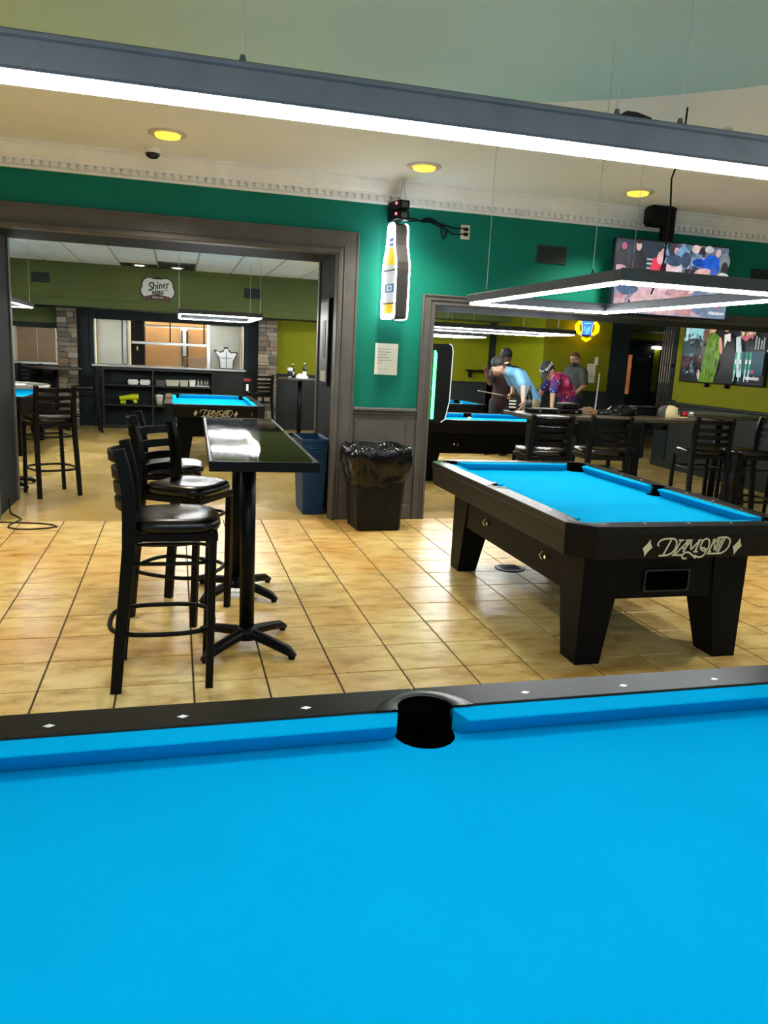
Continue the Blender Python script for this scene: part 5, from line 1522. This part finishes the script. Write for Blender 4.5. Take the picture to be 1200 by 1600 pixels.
# cues in a rack at the end of the right wall
t = thing('cue_rack', 'dark wooden cue rack at the end of the side wall', 'rack', (7.405, 10.80, 0.6))
m = MB(); m.cbox(-0.06, 0, -0.16, 0.16, 0, 0.06, 'black_satin', 0.005); m.build('lower_bar', t)
m = MB(); m.cbox(-0.03, 0, -0.16, 0.16, 0.95, 1.0, 'black_satin', 0.005); m.build('upper_bar', t)
for k in range(5):
    y = 10.675 + k * 0.062
    c = thing('pool_cue', ['first', 'second', 'third', 'fourth', 'fifth'][k] + ' cue from the near side in the wall rack', 'cue', (7.363, y, 0.66), 0, 'cues in the wall rack')
    m = MB(); m.tube([(0, 0, 0), (0, 0, 0.65)], [0.012, 0.008], 'cue_dark', 8); m.build('butt', c)
    m = MB(); m.tube([(0, 0, 0.65), (0, 0, 1.45)], [0.008, 0.005], 'cue_wood', 8); m.build('shaft', c)

# recessed lamps and air diffuser in the back room ceiling
for k, (x, y) in enumerate(((-0.58, 14.17), (0.03, 14.17))):
    t = thing('ceiling_downlight', ['left', 'right'][k] + ' round downlight in the dark panel of the tile ceiling', 'lamp', (x, y, BZ), 0, 'downlights in the back room')
    m = MB(); m.lathe([(0.09, -0.006), (0.12, -0.004), (0.12, 0.0)], 'can_trim', 20); m.build('trim_ring', t)
    m = MB(); m.lathe([(0.0, -0.012), (0.06, -0.010), (0.09, -0.004)], 'soft_lamp', 20); m.build('lens', t)
t = thing('air_diffuser', 'grey slotted air diffuser in the tile ceiling', 'vent', (0.03, 13.4, BZ))
m = MB(); m.cbox(-0.2, 0.2, -0.06, 0.06, -0.008, -0.002, 'ceiling_grid', 0.002); m.build('plate', t)
for k in range(3):
    m = MB(); m.box(-0.18, 0.18, -0.04 + k * 0.03, -0.025 + k * 0.03, -0.010, -0.008, 'jamb_dark'); m.build('slot', t)

# cord on the floor by the left jamb
m = MB()
P = [(-1.62, 6.93, 0.006), (-1.44, 6.93, 0.006), (-1.30, 6.92, 0.006), (-1.12, 6.88, 0.006), (-1.00, 6.82, 0.006), (-0.955, 6.75, 0.006), (-1.02, 6.69, 0.006), (-1.14, 6.66, 0.006), (-1.25, 6.67, 0.006),
     (-1.325, 6.73, 0.006), (-1.335, 6.84, 0.006), (-1.29, 6.95, 0.012), (-1.28, 7.05, 0.006), (-1.33, 7.16, 0.006), (-1.40, 7.28, 0.006), (-1.44, 7.42, 0.02), (-1.455, 7.5, 0.10)]
m.tube(P, 0.006, 'cord_black', 6)
tag(m.build('power_cable'), 'loop of black power cable lying on the tiles by the left jamb', 'cable')

# ================================================================== PEOPLE
def cap(mb, p0, r0, p1, r1, mat, sx=1.0, sy=1.0, up=None, n=14):
    p0 = Vector(p0); p1 = Vector(p1)
    t = (p1 - p0).normalized()
    path = []; rad = []
    for k in range(4):
        a = PI / 2 * (1 - k / 4)
        path.append(p0 - t * r0 * math.sin(a) * 0.9); rad.append(max(0.0008, r0 * math.cos(a)))
    for k in range(5):
        u = k / 4
        path.append(p0.lerp(p1, u)); rad.append(r0 + (r1 - r0) * u)
    for k in range(1, 5):
        a = PI / 2 * k / 4
        path.append(p1 + t * r1 * math.sin(a) * 0.9); rad.append(max(0.0008, r1 * math.cos(a)))
    mb.tube(path, rad, mat, n, sx=sx, sy=sy, up=up)
def frame(f, u):
    f = Vector(f).normalized(); u = Vector(u)
    u = (u - f * u.dot(f)).normalized()
    r = f.cross(u)
    return Matrix((r, f, u)).transposed()
def remeshed(o, voxel, it=3):
    r = o.modifiers.new('remesh', 'REMESH'); r.mode = 'VOXEL'; r.voxel_size = voxel; r.use_smooth_shade = True
    s = o.modifiers.new('smooth', 'SMOOTH'); s.factor = 0.5; s.iterations = it
def hand(mb, w, d, palm, mat, grip=0.6, sgn=1):
    """wrist w, direction d, palm normal; five bent fingers"""
    M = frame(d, palm)
    def L(x, y, z):
        return Vector(w) + M @ Vector((x, y, z))
    cap(mb, L(0, 0.0, 0), 0.024, L(0, 0.075, 0), 0.028, mat, sx=0.55, sy=1.35, up=Vector(palm))
    for k, (x, ln) in enumerate(((-0.033, 0.062), (-0.011, 0.072), (0.012, 0.068), (0.033, 0.052))):
        b = L(x * 1.0, 0.085, 0); m1 = L(x * 1.08, 0.085 + ln * 0.5 * math.cos(grip * 0.6), ln * 0.5 * math.sin(grip * 0.6)); e = L(x * 1.1, 0.085 + ln * 0.5 * math.cos(grip * 0.6) + ln * 0.6 * math.cos(grip * 1.9), ln * 0.5 * math.sin(grip * 0.6) + ln * 0.6 * math.sin(grip * 1.9))
        cap(mb, b, 0.0105, m1, 0.0095, mat, n=8); cap(mb, m1, 0.0095, e, 0.008, mat, n=8)
    cap(mb, L(sgn * 0.03, 0.025, 0.004), 0.013, L(sgn * 0.062, 0.055, 0.015), 0.011, mat, n=8); cap(mb, L(sgn * 0.062, 0.055, 0.015), 0.011, L(sgn * 0.066, 0.09, 0.03), 0.009, mat, n=8)

def person(label, base, J, skin, shirt, pants, sleeve=0.62):
    """J: joint positions in world space"""
    t = thing('person', label, 'person', base)
    B = Vector(base)
    j = {k: (Vector(v) - B if k not in ('face', 'headup', 'side') else Vector(v)) for k, v in J.items() if not isinstance(v, (int, float))}
    side = Vector(j['side']).normalized()
    b = MB()
    H = frame(j['face'], j['headup']); hc = j['head']
    def h(x, y, z):
        return hc + H @ Vector((x, y, z))
    b.ell(hc, (0.076, 0.096, 0.108), skin, M=H.to_4x4()); b.ell(h(0, 0.022, -0.052), (0.058, 0.070, 0.068), skin, M=H.to_4x4())
    b.ell(h(0, 0.100, -0.022), (0.013, 0.022, 0.024), skin, M=H.to_4x4()); b.ell(h(0, 0.086, 0.012), (0.045, 0.018, 0.010), skin, M=H.to_4x4())
    b.ell(h(0, 0.084, -0.068), (0.026, 0.014, 0.010), skin, M=H.to_4x4()); b.ell(h(0, 0.076, -0.098), (0.022, 0.018, 0.016), skin, M=H.to_4x4())
    for s in (-1, 1):
        b.ell(h(s * 0.078, -0.005, -0.012), (0.011, 0.020, 0.032), skin, M=H.to_4x4())
    cap(b, h(0, -0.02, -0.06), 0.056, j['neck'], 0.060, skin)
    ch, wa, pe = j['chest'], j['waist'], j['pelvis']
    def torso(mb, mat, e):
        mid = (j['shL'] + j['shR']) / 2
        cap(mb, j['shL'] * 0.8 + mid * 0.2, 0.062 + e, j['shR'] * 0.8 + mid * 0.2, 0.062 + e, mat)
        cap(mb, mid * 0.55 + ch * 0.45, 0.10 + e, ch, 0.11 + e, mat, sx=1.38, sy=1.0, up=side)
        cap(mb, ch, 0.11 + e, wa, 0.105 + e, mat, sx=1.38, sy=1.05, up=side)
        cap(mb, wa, 0.105 + e, pe, 0.112 + e, mat, sx=1.38, sy=1.05, up=side)
        cap(mb, j['neck'], 0.055 + e, mid, 0.075 + e, mat)
    torso(b, skin, 0.0)
    for s in 'LR':
        cap(b, j['sh' + s], 0.055, j['el' + s], 0.043, skin); cap(b, j['el' + s], 0.043, j['wr' + s], 0.028, skin)
        hand(b, j['wr' + s], J['hd' + s], J['pn' + s], skin, J.get('grip' + s, 0.6), -1 if s == 'L' else 1)
        cap(b, j['hip' + s], 0.088, j['kn' + s], 0.060, skin); cap(b, j['kn' + s], 0.058, j['an' + s], 0.040, skin)
    o = b.build('body', t); remeshed(o, 0.009, 3)
    c = MB(); torso(c, shirt, 0.014)
    for s in 'LR':
        e = j['sh' + s].lerp(j['el' + s], sleeve + 0.18)
        cap(c, j['sh' + s], 0.070, e, 0.066, shirt)
    hem = J.get('hem', 0.05)
    d = (pe - wa).normalized()
    cap(c, pe, 0.120, pe + d * hem, 0.128, shirt, sx=1.4, sy=1.1, up=side)
    o = c.build('shirt', t); remeshed(o, 0.012, 4)
    c = MB(); cap(c, wa.lerp(pe, 0.7), 0.112, pe, 0.118, pants, sx=1.35, sy=1.05, up=side)
    for s in 'LR':
        cap(c, j['hip' + s], 0.100, j['kn' + s], 0.075, pants); cap(c, j['kn' + s], 0.075, j['an' + s], 0.062, pants)
    o = c.build('trousers', t); remeshed(o, 0.013, 3)
    for s in 'LR':
        f = Vector(J.get('foot', J['face'])); f.z = 0; f.normalize()
        m = MB(); a = j['an' + s].copy(); a.z = 0.035 - B.z
        cap(m, a - f * 0.05, 0.040, a + f * 0.14, 0.035, 'pants_dark', sx=0.9, sy=1.1, up=(0, 0, 1)); m.build('shoe', t)
    for s in (-1, 1):
        m = MB(); m.ell(h(s * 0.031, 0.083, 0.0), (0.012, 0.010, 0.008), 'white_plastic', 8, 6, M=H.to_4x4()); m.ell(h(s * 0.031, 0.092, 0.0), (0.005, 0.004, 0.005), 'hair_brown', 6, 5, M=H.to_4x4()); m.build('eye', t)
    return t, h, H
def hair(t, h, H, mat, full=True):
    m = MB(); n = 16; V = []; rows = 7
    for i in range(rows):
        ph = PI / 2 * (1 - i / (rows - 1) * (1.25 if full else 0.8))
        for k in range(n):
            a = 2 * PI * k / n
            fr = math.sin(a)
            p2 = ph if fr < 0.3 else max(ph, 0.42)
            V.append(h(0.083 * math.cos(p2) * math.cos(a), 0.102 * math.cos(p2) * fr - 0.004, 0.117 * math.sin(p2) + 0.004))
    F = [[i * n + k, (i + 1) * n + k, (i + 1) * n + (k + 1) % n, i * n + (k + 1) % n] for i in range(rows - 1) for k in range(n)]
    m.add(V, F, mat, True); m.build('hair', t)
def beard(t, h, H, mat):
    m = MB(); m.ell(h(0, 0.046, -0.082), (0.064, 0.064, 0.050), mat, 14, 8, M=H.to_4x4()); m.build('beard', t)
def ball_cap(t, h, H, mat, brim_dir=1, brim=None):
    m = MB(); prof = [(0.089, -0.005), (0.092, 0.03), (0.086, 0.065), (0.066, 0.10), (0.035, 0.122), (0.0, 0.13)]
    m.lathe([(r, z + 0.035) for r, z in prof], mat, 20, sy=1.17, M=H.to_4x4(), c=h(0, -0.004, 0))
    c = m.build('cap', t)
    m = MB(); n = 10; V = []
    for rr, dz in ((1.0, 0.0), (1.75, -0.012)):
        for k in range(n + 1):
            a = PI * (0.14 + 0.72 * k / n)
            V.append(h(0.088 * rr ** 0.35 * math.cos(a), brim_dir * 0.103 * rr * math.sin(a), 0.040 + dz))
    V += [v + H @ Vector((0, 0, -0.005)) for v in V]
    k1 = n + 1
    F = [[i, i + 1, k1 + i + 1, k1 + i] for i in range(n)] + [[2 * k1 + i, 3 * k1 + i, 3 * k1 + i + 1, 2 * k1 + i + 1] for i in range(n)] + [[k1 + i, k1 + i + 1, 3 * k1 + i + 1, 3 * k1 + i] for i in range(n)]
    m.add(V, F, brim or mat); m.build('cap_brim', c)
    return c

# player in the blue shirt, leaning on the table
J = dict(head=(4.60, 10.85, 1.435), face=(-0.93, -0.15, -0.30), headup=(-0.28, 0, 0.95), neck=(4.72, 10.86, 1.385), side=(0.05, 1, 0),
         shL=(4.84, 10.68, 1.352), shR=(4.84, 11.04, 1.345), chest=(4.94, 10.86, 1.30), waist=(5.07, 10.86, 1.14), pelvis=(5.16, 10.86, 1.00),
         elL=(4.865, 10.52, 1.165), wrL=(4.84, 10.42, 0.955), hdL=(-0.35, -0.2, -0.9), pnL=(-0.7, 0.5, 0.1), gripL=0.5,
         elR=(4.97, 11.10, 1.165), wrR=(4.90, 10.96, 1.055), hdR=(-0.85, -0.25, -0.42), pnR=(0.2, -0.6, -0.75), gripR=1.2,
         hipL=(5.17, 10.76, 0.93), hipR=(5.17, 10.96, 0.93), knL=(5.12, 10.74, 0.50), knR=(5.22, 10.98, 0.50), anL=(5.16, 10.74, 0.08), anR=(5.36, 11.0, 0.08), foot=(-1, -0.1, 0), hem=0.06)
t, h, H = person('bearded player in a light blue shirt leaning on the table with a cue', (5.16, 10.86, 0), J, 'skin_light', 'shirt_blue', 'pants_khaki')
hair(t, h, H, 'hair_red'); beard(t, h, H, 'hair_red')
c = ball_cap(t, h, H, 'cap_black', brim_dir=-1, brim='cap_cream')
m = MB(); m.ell(h(0, -0.045, 0.085), (0.055, 0.04, 0.05), 'cap_cream', 10, 6, M=H.to_4x4()); m.build('cap_panel', c)
q = thing('pool_cue', 'cue held by the player in the blue shirt', 'cue', (4.226, 10.62, 1.086))
D = Vector((4.985, 10.985, 0.985)) - Vector((4.226, 10.62, 1.086))
m = MB(); m.tube([D * 0.0, D * 0.62], [0.0065, 0.011], 'cue_wood', 8); m.build('shaft', q)
m = MB(); m.tube([D * 0.62, D * 1.05], [0.0112, 0.015], 'cue_dark', 8); m.build('butt', q)
m = MB(); m.tube([D * -0.02, D * 0.0], [0.006, 0.0065], 'white_plastic', 8); m.build('tip', q)

# dim figure behind him, one hand raised
J = dict(head=(5.13, 11.82, 1.575), face=(-0.75, -0.65, -0.05), headup=(0, 0, 1), neck=(5.16, 11.84, 1.46), side=(0.85, -0.5, 0),
         shL=(5.30, 11.74, 1.385), shR=(4.98, 11.90, 1.385), chest=(5.13, 11.83, 1.26), waist=(5.12, 11.84, 1.08), pelvis=(5.12, 11.85, 0.93),
         elL=(5.36, 11.68, 1.12), wrL=(5.22, 11.50, 1.02), hdL=(-0.6, -0.7, -0.1), pnL=(0, 0, 1), gripL=0.7,
         elR=(4.88, 11.80, 1.16), wrR=(4.755, 11.68, 1.30), hdR=(-0.3, -0.25, 0.9), pnR=(0.2, -0.9, 0.0), gripR=0.5,
         hipL=(5.20, 11.80, 0.86), hipR=(5.03, 11.90, 0.86), knL=(5.21, 11.76, 0.47), knR=(5.00, 11.88, 0.47), anL=(5.22, 11.80, 0.08), anR=(5.0, 11.92, 0.08), hem=0.08)
t, h, H = person('person in a dark maroon shirt standing behind the blue shirt player', (5.12, 11.85, 0), J, 'skin_dark', 'shirt_maroon', 'pants_dark')
hair(t, h, H, 'cap_black'); ball_cap(t, h, H, 'cap_black', 1)

# player in the galaxy print shirt, bent over
J = dict(head=(5.42, 10.86, 1.415), face=(-0.62, -0.25, -0.74), headup=(-0.7, -0.1, 0.66), neck=(5.50, 10.90, 1.365), side=(-0.25, 1, 0),
         shL=(5.50, 10.74, 1.300), shR=(5.60, 11.08, 1.315), chest=(5.66, 10.94, 1.27), waist=(5.80, 11.0, 1.14), pelvis=(5.86, 11.03, 0.98),
         elL=(5.42, 10.66, 1.07), wrL=(5.37, 10.56, 0.875), hdL=(-0.2, -0.2, -0.95), pnL=(-0.8, 0.3, 0), gripL=0.4,
         elR=(5.50, 11.20, 1.10), wrR=(5.38, 11.08, 0.93), hdR=(-0.5, -0.3, -0.8), pnR=(0, -0.8, 0.4), gripR=0.8,
         hipL=(5.86, 10.94, 0.92), hipR=(5.88, 11.13, 0.92), knL=(5.80, 10.92, 0.49), knR=(5.86, 11.14, 0.49), anL=(5.86, 10.93, 0.08), anR=(5.98, 11.18, 0.08), foot=(-1, -0.2, 0), hem=0.12)
t, h, H = person('person in a pink and blue galaxy print shirt bending forward', (5.86, 11.03, 0), J, 'skin_light', 'shirt_galaxy', 'pants_dark')
hair(t, h, H, 'hair_brown'); c = ball_cap(t, h, H, 'cap_black', 1)
a = MB()
for k, x in enumerate((-0.06, -0.02, 0.02, 0.06)):
    a.ell(h(x, 0.105 - abs(x) * 0.5, 0.082), (0.012, 0.006, 0.026), 'white_plastic', 8, 6, M=H.to_4x4())
    a.ell(h(-0.088, x, 0.082), (0.006, 0.012, 0.026), 'white_plastic', 8, 6, M=H.to_4x4())
a.build('cap_print', c)

# onlooker in grey
J = dict(head=(6.555, 12.20, 1.615), face=(-0.85, -0.5, -0.12), headup=(0, 0, 1), neck=(6.59, 12.22, 1.50), side=(0.5, -0.85, 0),
         shL=(6.66, 12.06, 1.42), shR=(6.54, 12.40, 1.42), chest=(6.61, 12.24, 1.28), waist=(6.63, 12.26, 1.10), pelvis=(6.64, 12.28, 0.95),
         elL=(6.68, 12.02, 1.18), wrL=(6.50, 11.96, 1.055), hdL=(-0.85, -0.1, -0.4), pnL=(0, 0.3, -0.9), gripL=0.7,
         elR=(6.50, 12.46, 1.18), wrR=(6.42, 12.22, 1.06), hdR=(-0.4, -0.8, -0.3), pnR=(0.3, 0, -0.9), gripR=0.7,
         hipL=(6.68, 12.19, 0.88), hipR=(6.60, 12.37, 0.88), knL=(6.68, 12.17, 0.48), knR=(6.59, 12.37, 0.48), anL=(6.70, 12.18, 0.08), anR=(6.61, 12.39, 0.08), hem=0.08)
t, h, H = person('bearded onlooker in a grey T-shirt and glasses by the lime wall', (6.64, 12.28, 0), J, 'skin_mid', 'shirt_grey', 'pants_dark')
hair(t, h, H, 'hair_red'); beard(t, h, H, 'hair_brown')
m = MB()
for s in (-1, 1):
    m.tube([h(s * 0.031 + 0.021 * math.cos(k * PI / 6), 0.104, 0.0 + 0.017 * math.sin(k * PI / 6)) for k in range(12)], 0.003, 'cap_black', 5, closed=True)
    m.tube([h(s * 0.052, 0.102, 0.004), h(s * 0.082, 0.04, 0.004), h(s * 0.083, -0.01, 0.0)], 0.003, 'cap_black', 5)
m.build('glasses', t)

# ================================================================== THINGS ON THE BAR TABLE
TZ = 1.0535
def bottle(name, label, loc, s=1.0, group=None, glass='bottle_dark', lab='bottle_label'):
    t = thing(name, label, 'bottle', loc, 0, group)
    m = MB(); m.lathe([(0.028 * s, 0), (0.031 * s, 0.01 * s), (0.031 * s, 0.13 * s), (0.024 * s, 0.16 * s), (0.014 * s, 0.185 * s), (0.013 * s, 0.225 * s)], glass, 16); m.build('glass', t)
    m = MB(); m.lathe([(0.0316 * s, 0.045 * s), (0.0316 * s, 0.11 * s)], lab, 16); m.build('label', t)
    m = MB(); m.lathe([(0.015 * s, 0.222 * s), (0.015 * s, 0.238 * s), (0.0, 0.239 * s)], lab, 12); m.build('cap', t)
    return t
t = thing('beverage_can', 'black can with white bands at left end of the bar table', 'can', (3.045, 6.90, TZ))
t.location = (3.15, 7.02, TZ)
m = MB(); m.lathe([(0.028, 0), (0.033, 0.01), (0.033, 0.112), (0.027, 0.122), (0.0, 0.12)], 'dark_glass', 18); m.build('can', t)
for z in (0.03, 0.06, 0.09):
    m = MB(); m.lathe([(0.0335, z), (0.0335, z + 0.014)], 'white_plastic', 18); m.build('band', t)
bottle('beer_bottle', 'dark beer bottle with white cap on the bar table', (3.325, 7.03, TZ), 1.05, None, 'bottle_dark', 'tub_grey')
t = thing('cue_case', 'flat black cue case lying on the left of the bar table', 'case', (3.53, 6.90, TZ), d2r(4))
m = MB(); m.cbox(-0.27, 0.27, -0.09, 0.09, 0, 0.045, 'black_satin', 0.01); m.build('shell', t)
for x in (-0.2, 0.0, 0.2):
    m = MB(); m.cbox(x - 0.015, x + 0.015, -0.096, -0.088, 0.012, 0.034, 'chrome', 0.002); m.build('latch', t)
m = MB(); m.tube([(-0.08, -0.09, 0.03), (-0.07, -0.12, 0.03), (0.07, -0.12, 0.03), (0.08, -0.09, 0.03)], 0.008, 'black_satin', 6); m.build('handle', t)
m = MB(); m.cbox(-0.09, 0.09, -0.08, 0.08, 0, 0.05, 'black_satin', 0.01); m.cbox(-0.075, 0.075, -0.065, 0.065, 0.05, 0.055, 'liner_black', 0.004)
tag(m.build('black_pouch', loc=(3.69, 6.93, TZ + 0.046)), 'small black pouch on the flat cue case', 'pouch')
def lump(label, name, cat, loc, rx, ry, hz, mat, seed, amp=0.35):
    m = MB(); nu, nv = 40, 14; V = []
    for i in range(nv + 1):
        ph = PI / 2 * i / nv
        for k in range(nu):
            a = 2 * PI * k / nu
            x, y, z = math.cos(ph) * math.cos(a), math.cos(ph) * math.sin(a), math.sin(ph)
            w = 1 + amp * noise.noise(Vector((x * 2.2 + seed, y * 2.2, z * 2))) + amp * 0.5 * noise.noise(Vector((x * 6, y * 6 + seed, z * 6)))
            V.append((x * rx * w, y * ry * w, max(0, z * hz * w)))
    F = [[i * nu + k, i * nu + (k + 1) % nu, (i + 1) * nu + (k + 1) % nu, (i + 1) * nu + k] for i in range(nv) for k in range(nu)] + [list(range(nu))[::-1]]
    m.add(V, F, mat, True)
    return tag(m.build(name, loc=loc), label, cat)
lump('folded brown cloth on the bar table left of the plastic bag', 'folded_cloth', 'cloth', (3.93, 6.96, TZ), 0.10, 0.11, 0.065, 'brown_cloth', 3, 0.2)
lump('crumpled black plastic bag in the middle of the bar table', 'plastic_bag', 'bag', (4.25, 6.93, TZ), 0.19, 0.14, 0.085, 'bag_black', 11, 0.45)
t = thing('pool_cue', 'pale thin cue leaning up behind the bar table', 'cue', (4.20, 7.30, 0))
m = MB(); m.tube([(-0.06, -0.06, 0.0), (-0.013, -0.02, 0.76)], [0.015, 0.011], 'cue_dark', 8); m.build('butt', t)
m = MB(); m.tube([(-0.013, -0.02, 0.76), (0.03, 0.02, 1.45)], [0.011, 0.006], 'white_plastic', 8); m.build('shaft', t)
t = thing('equipment_box', 'low black box on the bar table behind the cap', 'box', (4.60, 7.04, TZ))
m = MB(); m.cbox(-0.12, 0.12, -0.08, 0.08, 0, 0.075, 'bin_black', 0.008); m.build('shell', t)
m = MB(); m.cbox(-0.123, 0.123, -0.083, 0.083, 0.075, 0.088, 'liner_black', 0.005); m.build('lid', t)
t = thing('baseball_cap', 'cream and charcoal baseball cap on the right of the bar table', 'cap', (4.75, 6.82, TZ + 0.001), d2r(-52))
prof = [(0.096, 0.0), (0.098, 0.03), (0.092, 0.065), (0.07, 0.098), (0.035, 0.115), (0.0, 0.12)]
n = 24; V = []; Fm = {'cap_cream': [], 'cap_charcoal': []}
for r, z in prof:
    for k in range(n):
        V.append((r * 1.15 * math.cos(2 * PI * k / n), r * math.sin(2 * PI * k / n), z))
for i in range(len(prof) - 1):
    for k in range(n):
        front = math.cos(2 * PI * (k + 0.5) / n) > 0.05
        Fm['cap_cream' if front else 'cap_charcoal'].append([i * n + k, i * n + (k + 1) % n, (i + 1) * n + (k + 1) % n, (i + 1) * n + k])
m = MB(); m.add(V, Fm['cap_cream'], 'cap_cream', True); m.build('front_panel', t)
m = MB(); m.add(V, Fm['cap_charcoal'], 'cap_charcoal', True); m.build('mesh_back', t)
m = MB(); P = [(0.09, -0.088)] + [(0.09 + 0.11 * math.sin(PI * k / 10), -0.088 * math.cos(PI * k / 10)) for k in range(11)]
m.prism(P[1:], 0.004, 0.012, 'cap_cream'); m.build('brim', t, fix=True)
m = MB(); m.hexa([(0.111, -0.035, 0.035), (0.111, 0.035, 0.035), (0.106, 0.035, 0.035), (0.106, -0.035, 0.035), (0.100, -0.035, 0.085), (0.100, 0.035, 0.085), (0.095, 0.035, 0.085), (0.095, -0.035, 0.085)], 'cap_charcoal'); m.build('patch', t, fix=True)
m = MB(); m.ell((0, 0, 0.0285), (0.0285, 0.0285, 0.0285), 'red_ball', 18, 12)
tag(m.build('pool_ball', loc=(4.985, 6.88, TZ)), 'red ball on the bar table right of the cap', 'ball', 'balls on the bar table')
m = MB(); m.ell((0, 0, 0.0285), (0.0285, 0.0285, 0.0285), 'white_ball', 18, 12); m.lathe([(0.0275, 0.022), (0.0288, 0.0285), (0.0275, 0.035)], 'cap_black', 18)
tag(m.build('pool_ball', loc=(5.075, 6.90, TZ)), 'white ball with a dark stripe at right end of the bar table', 'ball', 'balls on the bar table')
lump('dark knit hat by the striped ball at right end of the bar table', 'knit_hat', 'hat', (5.045, 7.04, TZ), 0.055, 0.06, 0.045, 'cap_black', 7, 0.2)

# coat on the right hand stool, bag hanging from the second stool
def drape(label, name, cat, loc, rotz, w, d, h, seed, mat='black_satin'):
    m = MB(); n = 48; rows = 16; V = []
    for i in range(rows + 1):
        u = i / rows
        z = h * (1 - u)
        for k in range(n):
            a = 2 * PI * k / n
            f = 1 + 0.10 * math.sin(a * 7 + seed + u * 2) * u + 0.10 * noise.noise(Vector((math.cos(a) * 3, math.sin(a) * 3 + seed, u * 5)))
            V.append((w * f * math.copysign(abs(math.cos(a)) ** 0.6, math.cos(a)) * (0.85 + 0.15 * u), d * f * math.copysign(abs(math.sin(a)) ** 0.6, math.sin(a)), z))
    F = [[i * n + k, (i + 1) * n + k, (i + 1) * n + (k + 1) % n, i * n + (k + 1) % n] for i in range(rows) for k in range(n)] + [list(range(n)), [rows * n + k for k in range(n)][::-1]]
    m.add(V, F, mat, True)
    return tag(m.build(name, loc=loc, rotz=rotz), label, cat)
drape('black coat hanging from the seat of the right edge stool', 'hanging_coat', 'coat', (5.36, 6.50, 0.20), 0.2, 0.13, 0.06, 0.55, 2.0, 'bag_black')
drape('dark cloth bag hanging beside the second bar table stool', 'hanging_bag', 'bag', (4.075, 6.30, 0.72), 0.1, 0.035, 0.10, 0.33, 5.0, 'black_satin')

# bottles and cup on the far high table
bottle('beer_bottle', 'left dark bottle on the far high table', (1.96, 13.68, 1.06), 1.0, 'bottles on the far high table')
bottle('beer_bottle', 'right dark bottle with white label on the far high table', (2.16, 13.62, 1.06), 1.1, 'bottles on the far high table')
t = thing('paper_cup', 'tall white cup on the far high table', 'cup', (1.90, 13.56, 1.06))
m = MB(); m.lathe([(0.035, 0), (0.048, 0.17), (0.05, 0.175), (0.044, 0.17), (0.0, 0.165)], 'foam_white', 16); m.build('cup', t)
m = MB(); m.lathe([(0.0405, 0.03), (0.0465, 0.12)], 'cap_black', 16); m.build('band', t)
lump('crumpled white napkins on the far high table', 'napkin_pile', 'napkins', (2.10, 13.50, 1.06), 0.11, 0.08, 0.075, 'foam_white', 5, 0.3)
# rack of balls on the farther table
rk = random.Random(2)
cols = ['red_ball', 'white_ball', 'cap_black', 'sign_yellow', 'bin_blue', 'drill_yellow']
k = 0
for i in range(3):
    for q in range(i + 1):
        m = MB(); m.ell((0, 0, 0.0285), (0.0285, 0.0285, 0.0285), cols[k % 3], 14, 10); m.lathe([(0.0275, 0.022), (0.0289, 0.0285), (0.0275, 0.035)], 'white_plastic', 14)
        tag(m.build('pool_ball', loc=(4.36 + i * 0.05, 12.62 + (q - i / 2) * 0.058, 0.7295)), ['red ball at the left tip of the cluster on the farthest table', 'pale ball nearer the camera in the second row of the cluster', 'black ball farther back in the second row of the cluster', 'red ball nearest the camera in the last row of the cluster', 'pale ball in the middle of the last row of the cluster', 'black ball farthest back in the last row of the cluster'][k], 'ball', 'clustered balls on the farthest table'); k += 1
m = MB(); m.ell((0, 0, 0.0285), (0.0285, 0.0285, 0.0285), 'white_ball', 16, 10)
tag(m.build('pool_ball', loc=(4.72, 12.62, 0.7295)), 'single white ball right of the cluster on the farthest table', 'ball')
m = MB(); m.ell((0, 0, 0.0285), (0.0285, 0.0285, 0.0285), 'white_ball', 16, 10)
tag(m.build('pool_ball', loc=(3.72, 9.62, 0.7295)), 'white cue ball on the table behind the stool row', 'ball')
# red topped stand behind table 3
t = thing('cleaning_stand', 'slim stand with a red top behind the table numbered 3', 'stand', (1.13, 13.05, 0))
m = MB(); m.lathe([(0.10, 0), (0.10, 0.02), (0.03, 0.04)], 'black_metal', 16); m.build('foot', t)
m = MB(); m.tube([(0, 0, 0.03), (0, 0, 0.98)], 0.022, 'black_metal', 10); m.build('post', t)
m = MB(); m.cbox(-0.06, 0.06, -0.03, 0.03, 0.99, 1.04, 'red_plastic', 0.012); m.build('head', t)
m = MB(); m.cbox(-0.018, 0.018, -0.03, -0.022, 0.84, 0.95, 'white_plastic', 0.004); m.build('label', t)
m = MB(); m.tube([(0.08, 0, 0.98), (0.09, 0, 0.8), (0.06, 0, 0.72)], 0.008, 'black_metal', 6); m.build('arm', t)

# round cover let into the tiles under the lettered table
t = thing('floor_drain', 'dark round drain cover in the tiles under the lettered table', 'drain', (2.418, 5.205, 0))
m = MB(); m.lathe([(0.112, 0.0), (0.112, 0.005), (0.10, 0.008), (0.0, 0.008)], 'housing_grey', 28); m.build('rim', t)
for k in range(5):
    m = MB(); m.cbox(-0.07, 0.07, -0.055 + k * 0.0275 - 0.006, -0.055 + k * 0.0275 + 0.006, 0.008, 0.010, 'pocket_black', 0.001); m.build('slot', t)
